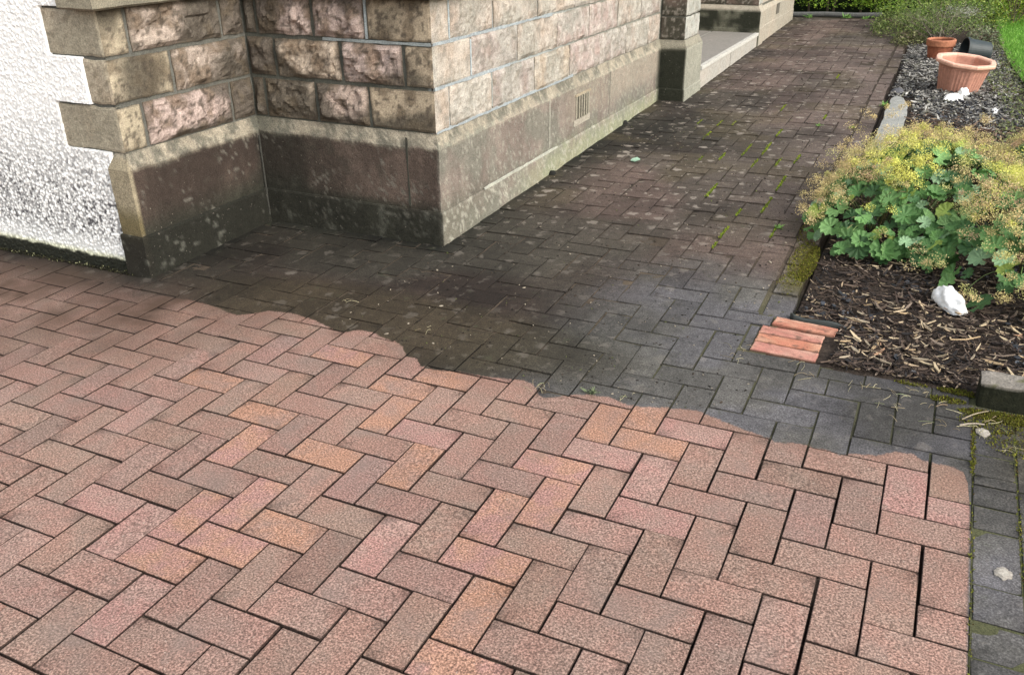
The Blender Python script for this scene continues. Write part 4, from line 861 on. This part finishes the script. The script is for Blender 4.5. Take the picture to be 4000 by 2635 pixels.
# ------------------------------------------------------------------ pots
M_terra = grainy('pink_plastic_planter', .55, .4, 30, .94, 1.06, .15, .001)
def octa(r_, z, n=8, rot=R(22.5), sub=6, flute=0, fn=48):
    pts = []
    for k in range(n):
        a0 = rot + k * 2 * math.pi / n; a1 = rot + (k + 1) * 2 * math.pi / n
        for q in np.linspace(0, 1, sub, endpoint=False):
            p_ = np.array([math.cos(a0), math.sin(a0)]) * (1 - q) + np.array([math.cos(a1), math.sin(a1)]) * q; p_ = p_ * (.70 + .28 / np.linalg.norm(p_)); pts.append([*(p_ * r_), z])
    return np.array(pts)
def planter():
    cx, cy = .055, 5.42
    t_ = thing('octagonal_planter', (cx, cy, .0), 'large empty pink-terracotta octagonal planter with a thick pale rim, standing on the mulch', 'planter'); H = .235; tilt = Matrix.Rotation(R(6), 4, 'Y') @ Matrix.Rotation(R(3), 4, 'X')
    tl = np.array(tilt.to_3x3())
    def tr(V): return V * .93 @ tl.T + np.array([cx, cy, .0])
    def fl(r_, z, amp): # fluted round-ish octagon
        P_ = octa(r_, z, sub=16); a = np.arctan2(P_[:, 1], P_[:, 0]); k = 1 + amp * np.cos(a * 40); P_[:, :2] *= k[:, None]; return P_
    m = MB(); rows = [fl(.150, -.02, .008), fl(.152, .0, .012), fl(.172, .10, .012), fl(.190, H - .05, .012), fl(.194, H - .045, 0), fl(.196, H - .02, 0)]
    m.grid(np.stack(rows), (.50, .25, .185), wrap=True); m.build('body', M_terra, t_, T=tr)
    m = MB(); rows = [fl(.180, H - .012, 0), fl(.176, H - .05, 0), fl(.14, .03, 0), fl(.10, .028, 0)]; m.grid(np.stack(rows), (.50, .26, .19), wrap=True, flip=True); m.add(rows[-1], [list(range(128))], (.42, .22, .16)); m.build('inside', M_terra, t_, T=tr)
    m = MB(); prof = [(.194, H - .024), (.222, H - .024), (.228, H - .016), (.228, H - .004), (.222, H + .003), (.192, H + .003), (.184, H - .004), (.179, H - .02)]
    m.grid(np.stack([octa(r_, z) for r_, z in prof]), (.74, .43, .32), wrap=True); m.build('rim', M_terra, t_, T=tr)
planter()
def lathe(m, c0, prof, col, seg=48, tl=None):
    a = np.linspace(0, 2 * math.pi, seg, endpoint=False); P_ = np.stack([np.stack([r_ * np.cos(a), r_ * np.sin(a), a * 0 + z], -1) for r_, z in prof]); P_ = P_ if tl is None else P_ @ tl.T; m.grid(P_ + np.array(c0), col, wrap=True)
CP = (-.115, 6.72, -.01)
tp = thing('clay_pot', (CP[0], CP[1], 0), 'smaller brown-red round clay pot with a thick collar behind the octagonal planter', 'pot')
M_clay = grainy('fired_clay', .85, .25, 60, .85, 1.15, .3, .002)
m = MB(); lathe(m, CP, [(.078, -.01), (.085, .0), (.102, .125)], (.33, .115, .065)); lathe(m, CP, [(.094, .165), (.085, .05), (.01, .045)], (.22, .08, .045)); m.build('body', M_clay, tp, smooth=False)
m = MB(); lathe(m, CP, [(.102, .123), (.112, .125), (.114, .132), (.115, .170), (.111, .177), (.098, .177), (.094, .16)], (.42, .175, .10)); m.build('rim', M_clay, tp)
tl = np.array((Matrix.Rotation(R(68), 3, 'Y')) @ Matrix.Rotation(0, 3, 'Z')); mb_, t_, b_ = mat_new('black_pot_plastic', .5, .4); t_.links.new(mixc(t_, noise(t_, 25, 4), (.012, .02, .022), (.05, .065, .07)), b_.inputs['Base Color'])
m = MB(); tl = np.array(Matrix.Rotation(R(20), 3, 'Z') @ Matrix.Rotation(R(-84), 3, 'Y')); lathe(m, (.245, 6.72, .075), [(.002, -.01), (.070, -.01), (.078, .0), (.094, .17), (.102, .17), (.102, .19), (.094, .19), (.075, .01), (.002, .005)], (.03, .04, .042), 40, tl)
tag(m.build('nursery_pot', mb_), 'black plastic nursery pot lying on its side right of the brown clay pot', 'pot')

# ------------------------------------------------------------------ frothy flowering plant
def mounds(): return [(-.02, 2.52, .44, .74, .33), (.36, 2.0, .36, .62, .32), (.62, 2.9, .4, .7, .34), (-.22, 2.2, .26, .42, .27)]
def dome_pts(n, shell=.12, only=None):
    ms = mounds(); out = []
    for cx, cy, rx, ry, h in ms:
        k = int(n * rx * ry / sum(q[2] * q[3] for q in ms)); u = rng.random(k) ** .5; a = rng.uniform(0, 6.28, k); r_ = u
        z = h * np.sqrt(np.maximum(0, 1 - (r_ * .97) ** 2.2)) * (1 - shell * rng.random(k)); out.append(np.stack([cx + rx * r_ * np.cos(a), cy + ry * r_ * np.sin(a), z, np.cos(a) * r_ * h / rx, np.sin(a) * r_ * h / ry], 1))
    P_ = np.concatenate(out)
    # drop points inside another mound
    keep = np.ones(len(P_), bool)
    for cx, cy, rx, ry, h in ms:
        q = ((P_[:, 0] - cx) / rx) ** 2 + ((P_[:, 1] - cy) / ry) ** 2 + (P_[:, 2] / h) ** 2; keep &= q > .72
    return P_[keep]
def mantle_leaf(rad, seed):
    r_ = np.random.default_rng(seed); n = 64; lobes = 9; a = np.linspace(-2.75, 2.75, n)  # gap at the stalk
    ph = (a + 2.75) / 5.5 * lobes; edge = 1 - .17 * np.abs(np.mod(ph, 1) - .5) * 2 ** 1.0; tooth = 1 + .03 * np.sign(np.sin(ph * 14)); cup = r_.uniform(.1, .35)
    rows = []
    for f in (.0, .35, .7, 1.0):
        rr = rad * f * (1 + (edge * tooth - 1) * f); z = rad * (cup * f * f) + rad * .05 * f * np.cos(ph * 2 * math.pi) + rad * .10 * math.sin(seed) * f * np.sin(a * 2); rows.append(np.stack([rr * np.cos(a), rr * np.sin(a), z + 0 * a], -1))
    return np.stack(rows)
plant = thing('flowering_plant', (.1, 2.3, 0), "spreading lady's mantle with round green leaves under froth of yellow and tan flowers", 'plant')
def alchemilla():
    m = MB(); pts = dome_pts(1350, .45); templ = [mantle_leaf(1, k) for k in range(7)]
    for k, (x_, y_, z_, nx_, ny_) in enumerate(pts):
        if x_ < -.46 or (x_ < -.4 and y_ > 3.3): continue
        rad = rng.uniform(.026, .054); P_ = templ[k % 7] * rad; yaw = rng.uniform(0, 6.28); nrm = Vector((nx_ * 1.2 + rng.normal(0, .35), ny_ * 1.2 - .25 + rng.normal(0, .35), 1)).normalized()
        q = nrm.to_track_quat('Z', 'Y').to_matrix() @ Matrix.Rotation(yaw, 3, 'Z'); P_ = P_ @ np.array(q).T + np.array([x_, y_, max(.015, z_ * .86 - .02)])
        c = pal(1, [(.09, .20, .06), (.14, .29, .09), (.20, .37, .13), (.34, .45, .10), (.055, .13, .045), (.30, .47, .26)], [6, 6, 4, 1.6, 4, 2.5], .12)[0]
        f = np.array([1.25, 1.0, .95, .9])[:, None, None] * np.ones(P_.shape[:2] + (1,)); m.grid(P_, (c * f).reshape(-1, 3))
    m.build('leaves', M_leaf, plant, smooth=True)
    # stalks
    m = MB()
    for k in range(260):
        cx, cy, rx, ry, h = mounds()[rng.integers(0, 4)]; a = rng.uniform(0, 6.28); r0 = rng.random() * .3; r1 = r0 + rng.uniform(.3, .75); q = np.linspace(0, 1, 6)[:, None]
        p0 = np.array([cx + rx * r0 * math.cos(a), cy + ry * r0 * math.sin(a), 0]); p1 = np.array([cx + rx * r1 * math.cos(a), cy + ry * r1 * math.sin(a), h * math.sqrt(max(.03, 1 - min(r1, 1) ** 2))]); pts_ = p0 * (1 - q) + p1 * q + np.sin(q * 3.14) * np.array([0, 0, .04]); tube(m, pts_, .0014, tuple(pal(1, [(.16, .24, .08), (.25, .20, .10)], [2, 1])[0]), 4)
    m.build('stems', M_leaf, plant)
    # flower froth: many clusters of tiny star flowers
    pts = dome_pts(1700, .22)
    yel = lambda x_, y_: math.exp(-(((x_ + .12) / .13) ** 2 + ((y_ - 2.35) / .45) ** 2)) + .9 * math.exp(-(((x_ - .30) / .10) ** 2 + ((y_ - 2.3) / .35) ** 2))
    cen = []; 
    for x_, y_, z_, nx_, ny_ in pts:
        # froth where the photograph has it: left flank, crown, right and front-right
        dens = .42 + .75 * ss(-.30, -.42, x_) + .65 * ss(2.75, 3.0, y_) + 1.1 * float(ss(.14, .28, x_) * ss(2.6, 1.9, y_)) + .8 * yel(x_, y_)
        if -.34 < x_ < .1 and y_ < 2.12: dens *= .09
        if y_ < 1.75 and x_ < .05: dens = 0
        if y_ < 1.62 and x_ < .28: dens *= .4
        if rng.random() < dens: cen.append((x_, y_, z_ + rng.uniform(.0, .045), yel(x_, y_)))
    for x_, y_, z_ in [(-.46, 1.98, .10), (-.49, 2.05, .16), (-.48, 2.2, .2), (-.50, 2.3, .12), (-.47, 2.45, .2), (-.46, 2.6, .22), (-.5, 2.15, .08), (-.44, 1.9, .14), (-.43, 2.75, .24), (-.40, 2.9, .26), (-.33, 3.05, .3), (-.26, 3.15, .33), (-.2, 3.2, .33), (-.28, 3.2, .25), (.16, 3.3, .26), (.22, 3.2, .28), (.14, 1.52, .06), (.2, 1.47, .06), (.28, 1.5, .05), (.36, 1.46, .06), (.02, 1.62, .08), (-.02, 1.72, .1), (.08, 1.6, .12), (.45, 1.5, .06)]: 
        for q in range(2): cen.append((x_ + rng.normal(0, .02), y_ + rng.normal(0, .04), z_ + rng.normal(0, .015), 0))
    Pc = []; cc = []
    for x_, y_, z_, yv in cen:
        n = int(rng.integers(70, 130)); s_ = rng.uniform(.016, .038); q = rng.normal(0, 1, (n, 3)); q /= np.linalg.norm(q, axis=1)[:, None] * (.75 + .5 * rng.random((n, 1))); q *= s_ * rng.random((n, 1)) ** .4 * np.array([1.1, 1.1, .8]); Pc.append(q + [x_, y_, z_])
        tone = pal(1, [(.66, .64, .17), (.76, .76, .20)], [1, 1], .08)[0] if rng.random() < yv * 1.1 else pal(1, [(.66, .53, .27), (.58, .49, .22), (.55, .38, .24), (.60, .58, .24)], [4, 3, 2.2 if x_ > .15 else .8, 2], .1)[0]
        cc.append(np.array(tone) * (1 + rng.normal(0, .14, (n, 1))))
    P_ = np.concatenate(Pc); cc = np.concatenate(cc); n = len(P_); k = P_[:, 2] > 0.004; P_, cc = P_[k], cc[k]; n = len(P_)
    scatter_mesh('flower_froth', P_, rng.uniform(.0035, .0075, n), rng.uniform(.003, .006, n), rng.uniform(0, 6.28, n), rng.uniform(-1.3, 1.3, n), cc, M_leaf, shape='leaf', roll=rng.uniform(-1, 1, n), parent=plant)
alchemilla()

# ------------------------------------------------------------------ far end: hedge, shrubs, ground cover, lawn, edging log
def foliage(n, box, lmin, lmax, cols, wts, density=None, name='foliage', parent=None, mat=None, pitch=(-.6, 1.0)):
    x = rng.uniform(box[0], box[1], n); y = rng.uniform(box[2], box[3], n); z = rng.uniform(box[4], box[5], n); k = np.ones(n, bool)
    if density is not None: k = density(x, y, z); x, y, z = x[k], y[k], z[k]
    n = len(x); L_ = rng.uniform(lmin, lmax, n); P_ = np.stack([x, y, z], 1); cl = fbm(P_, 7, 2, 5)[:, None]
    return scatter_mesh(name, P_, L_, L_ * rng.uniform(.5, .8, n), rng.uniform(0, 6.28, n), rng.uniform(*pitch, n), pal(n, cols, wts) * (.65 + .7 * cl), mat or M_leaf, shape='leaf', roll=rng.uniform(-.8, .8, n), parent=parent)
HG = [(.20, .36, .04), (.34, .52, .06), (.09, .17, .03), (.50, .66, .10)]
hedge = thing('hedge', (-.5, 10, 0), 'leafy bright green hedge closing the far end of the path', 'hedge')
def hd(x, y, z):
    P_ = np.stack([x, y, z], -1); n1 = fbm(P_, 4.5, 3, 12); front = 9.62 + .35 * (n1 - .5) * 2 - .25 * ss(-1.0, .0, x) + .1 * ss(.3, 0, z)
    lowgap = ~((z < .015 + .06 * fbm(P_, 3, 2, 9)) & (x < -.95)); return (y > front) & (y < front + .3) & (fbm(P_, 9, 2, 14) > .40) & lowgap
foliage(60000, (-2.3, 2.6, 9.2, 10.3, .0, .35), .02, .042, HG, [5, 5, 3, 3], hd, 'foliage', hedge)
foliage(60000, (-2.3, 2.6, 9.2, 10.6, .3, 1.25), .018, .04, HG, [5, 5, 4, 2.5], hd, 'foliage', hedge)
hm = MB(); hm.box(-2.4, 2.7, 10.15, 10.9, -.05, 1.15, (.012, .018, .008)); hm.build('painted_inner_shade', M_moss, hedge)  # near-black box stands in for the shade inside the hedge
m = MB()
for k in range(26):
    x_ = -2.2 + k * .18 + rng.normal(0, .04); q = np.linspace(0, 1, 5)[:, None]; tube(m, np.array([x_, 9.95, -.03]) + q * np.array([rng.normal(0, .1), rng.normal(0, .05), .8]), .016 * np.linspace(1, .5, 5), (.09, .07, .05), 6)
m.build('stems', M_wood, hedge)
m = MB(); q = np.linspace(0, 1, 30)[:, None]; tube(m, np.array([-2.2, 9.40, .012]) * (1 - q) + np.array([-.80, 9.43, .016]) * q + .003 * np.sin(q * 14), .030, (.11, .112, .108), 10); tag(m.build('edging_pole', M_conc), 'grey round pole laid along the far end of the path in front of the hedge', 'pole')
# low mat plants beside the far path
def bush(name, c0, r_, h, n, cols, wts, label, cat, l_=(.012, .028), stem=True, seed=1, group=None, pitch=(-.4, 1.2)):
    b = thing(name, (c0[0], c0[1], 0), label, cat, group)
    def dn(x, y, z):
        P_ = np.stack([x, y, z], -1); q = ((x - c0[0]) / r_[0]) ** 2 + ((y - c0[1]) / r_[1]) ** 2 + (z / h) ** 2; return (q + .6 * (fbm(P_, 9, 3, seed) - .5) < 1) & (q > .2) & (fbm(P_, 14, 2, seed + 3) > .36)
    foliage(n, (c0[0] - r_[0] * 1.2, c0[0] + r_[0] * 1.2, c0[1] - r_[1] * 1.2, c0[1] + r_[1] * 1.2, .0, h * 1.2), l_[0], l_[1], cols, wts, dn, 'foliage', b, pitch=pitch)
    if stem:
        m = MB()
        for k in range(14):
            a = rng.uniform(0, 6.28); u = rng.uniform(.3, .9); q = np.linspace(0, 1, 5)[:, None]; tube(m, np.array([c0[0], c0[1], 0]) + q * np.array([r_[0] * u * math.cos(a), r_[1] * u * math.sin(a), h * .7]) + np.sin(q * 3) * np.array([0, 0, .03]), .004, (.14, .11, .08), 4)
        m.build('stems', M_wood, b)
    return b
OL = [(.13, .15, .05), (.20, .21, .09), (.07, .085, .03), (.30, .30, .15)]; GG = [(.10, .17, .04), (.16, .25, .06), (.06, .10, .03), (.25, .32, .10)]; SG = [(.16, .20, .11), (.22, .25, .15), (.10, .13, .07), (.30, .29, .18)]
bush('heather_clump', (-.52, 8.35), (.30, .66), .20, 16000, [(.13, .19, .05), (.21, .28, .08), (.07, .10, .03), (.30, .33, .13)], [4, 4, 3, 2], 'low olive heather clump spilling over the far right corner of the path', 'heather', seed=2)
bush('heather_clump', (-.40, 7.65), (.16, .35), .10, 4500, OL, [4, 4, 4, 3], 'low olive heather clump left of the brown clay pot', 'heather', seed=3)
bush('leafy_bush', (-.2, 8.6), (.66, .45), .55, 34000, [(.16, .27, .06), (.26, .38, .08), (.08, .14, .04), (.38, .46, .14)], [4, 5, 3, 4], 'bright leafy bush in front of the hedge behind the twiggy shrub', 'bush', seed=4)
bush('leafy_bush', (.50, 9.0), (.42, .4), .6, 16000, [(.2, .28, .03), (.30, .34, .05), (.10, .15, .03), (.35, .28, .06)], [4, 4, 2, 1], 'yellow-green leafy bush at the upper right beyond the lawn', 'bush', seed=5)
bush('sage_clump', (.22, 7.7), (.16, .6), .14, 5000, SG, [4, 4, 3, 2], 'dull sage green clump at the lawn edge behind the black nursery pot', 'bush', seed=6)
# twiggy shrub with bare branches and dry grey seed heads
tw = thing('twiggy_shrub', (-.12, 7.75, 0), 'half-bare grey twiggy shrub with dry pale seed heads behind the clay pot', 'shrub')
m = MB(); heads = []
for k in range(34):
    a = rng.uniform(0, 6.28); u = rng.uniform(.1, .42); q = np.linspace(0, 1, 7)[:, None]; h_ = rng.uniform(.14, .36); p0 = np.array([-.12 + rng.normal(0, .04), 7.75 + rng.normal(0, .06), -.01]); e_ = np.array([u * math.cos(a), u * math.sin(a), h_])
    pts_ = p0 + q * e_ + np.sin(q * 3.1) * np.array([rng.normal(0, .03), rng.normal(0, .03), .03]); tube(m, pts_, .0035 * np.linspace(1, .4, 7), tuple(pal(1, [(.16, .135, .11), (.27, .24, .20), (.09, .08, .06)], [3, 2, 2])[0]), 4); heads.append(pts_[-1])
    for s_ in range(3):
        i = rng.integers(2, 6); e2 = np.array([rng.normal(0, .06), rng.normal(0, .06), rng.uniform(.02, .09)]); tube(m, pts_[i] + q[:4] * 2 * e2, .0016, (.22, .19, .15), 3); heads.append(pts_[i] + e2)
m.build('branches', M_wood, tw)
hp = np.array(heads); n = 5200; P_ = hp[rng.integers(0, len(hp), n)] + rng.normal(0, .022, (n, 3)); P_[:, 2] = np.abs(P_[:, 2])
scatter_mesh('foliage', P_, rng.uniform(.008, .02, n), rng.uniform(.003, .008, n), rng.uniform(0, 6.28, n), rng.uniform(-.4, 1.3, n), pal(n, [(.14, .22, .06), (.22, .31, .10), (.28, .30, .15), (.08, .12, .04)], [4, 5, 1.5, 3]), M_leaf, shape='leaf', parent=tw)
n = 800; P_ = np.array([.0, 8.0, .24]) + rng.normal(0, 1, (n, 3)) * [.085, .10, .025]; heads_ = scatter_mesh('seed_heads', P_, rng.uniform(.012, .028, n), rng.uniform(.004, .010, n), rng.normal(.3, .7, n), rng.uniform(-.5, .8, n), pal(n, [(.55, .54, .50), (.38, .36, .32), (.2, .19, .16)], [4, 3, 2]), M_leaf, shape='leaf', parent=tw); heads_['kind'] = 'stuff'
# ground cover between mulch and lawn
def gcov():
    n = 16000; x = rng.uniform(.1, .95, n); y = rng.uniform(3.4, 9.2, n); e0 = .30 + .05 * np.sin(y * 3) + .1 * (fbm(np.stack([x, y, 0 * x], -1), 4, 2, 3) - .5); e1 = np.interp(y, [3.4, 5.6, 6.3, 7.7, 9.2], [.9, .52, .44, .355, .35])
    k = (x > e0) & (x < e1 + .02); x, y = x[k], y[k]; n = len(x); z = bedz(x, y) + rng.uniform(.0, .06, n)
    o = scatter_mesh('ground_cover', np.stack([x, y, z], 1), rng.uniform(.012, .03, n), rng.uniform(.008, .018, n), rng.uniform(0, 6.28, n), rng.uniform(-.2, 1., n), pal(n, [(.15, .17, .08), (.22, .24, .12), (.09, .11, .045), (.20, .26, .06), (.13, .10, .06)], [4, 4, 3, 2, 2]), M_leaf, shape='leaf'); tag(o, kind='stuff')
gcov()
lw = MB(); xs = np.linspace(.30, 8, 60); ys_ = np.linspace(4.4, 9.6, 60); A, B = np.meshgrid(xs, ys_); A = np.maximum(A, np.interp(B, [4.4, 5.6, 6.3, 7.7, 9.6], [.62, .50, .43, .35, .34])); P_ = np.stack([A, B, .03 + 0 * A], -1); lw.grid(P_, mix([.10, .24, .03], [.15, .32, .05], fbm(P_, 2, 3, 4)).reshape(-1, 3)); tag(lw.build('lawn', grainy('turf', .9, .1, 60)), 'bright green mown lawn', kind='structure')
n = 60000; x = .3 + 2.2 * rng.random(n) ** 1.5; y = rng.uniform(4.6, 9.5, n); k = x > np.interp(y, [4.4, 5.6, 6.3, 7.7, 9.6], [.62, .50, .43, .35, .34]) + .0; x, y = x[k], y[k]; n = len(x)
tag(scatter_mesh('grass', np.stack([x, y, np.full(n, .025)], 1), rng.uniform(.02, .05, n), rng.uniform(.003, .006, n), rng.uniform(0, 6.28, n), rng.uniform(.6, 1.5, n), pal(n, [(.14, .33, .04), (.20, .42, .06), (.10, .24, .03), (.28, .45, .10)], [4, 4, 3, 2], .1) * (.8 + .4 * fbm(np.stack([x, y, 0 * x], -1), 3, 2))[:, None], M_leaf, shape='leaf'), kind='stuff')
# a few weeds at the far end and in the path
def weed(x_, y_, s_, label, cols=((.15, .3, .07), (.25, .42, .12))):
    n = 26; a = rng.uniform(0, 6.28, n); o = scatter_mesh('weed', np.stack([x_ + rng.normal(0, s_ * .2, n), y_ + rng.normal(0, s_ * .2, n), np.full(n, .001)], 1), rng.uniform(.4, 1, n) * s_, rng.uniform(.2, .35, n) * s_, a, rng.uniform(.2, 1.1, n), pal(n, list(cols), [1, 1]), M_leaf, shape='leaf'); tag(o, label, 'weed', 'weeds in the paving joints')
weed(-.585, 2.09, .03, 'small pale green weed in a path joint beside the tan flower froth'); weed(-.70, 4.05, .03, 'tiny green weed in the path joint left of the pale stone slab'); weed(-.5, 4.06, .025, 'tiny green weed in the border joint next to the pale stone slab', ((.3, .4, .08), (.4, .45, .1)))
weed(-.375, 4.75, .05, 'light green weed growing between the path edge and the slab end'); weed(-.84, .44, .03, 'small grey-green weed on the wash line in mid driveway', ((.25, .3, .18), (.18, .22, .12))); weed(-1.55, 9.2, .07, 'green weed at the far end of the path by the pole, left one'); weed(-1.15, 9.25, .08, 'green weed at the far end of the path by the pole, middle one'); weed(-.95, 9.2, .07, 'green weed at the far end of the path by the pole, right one')
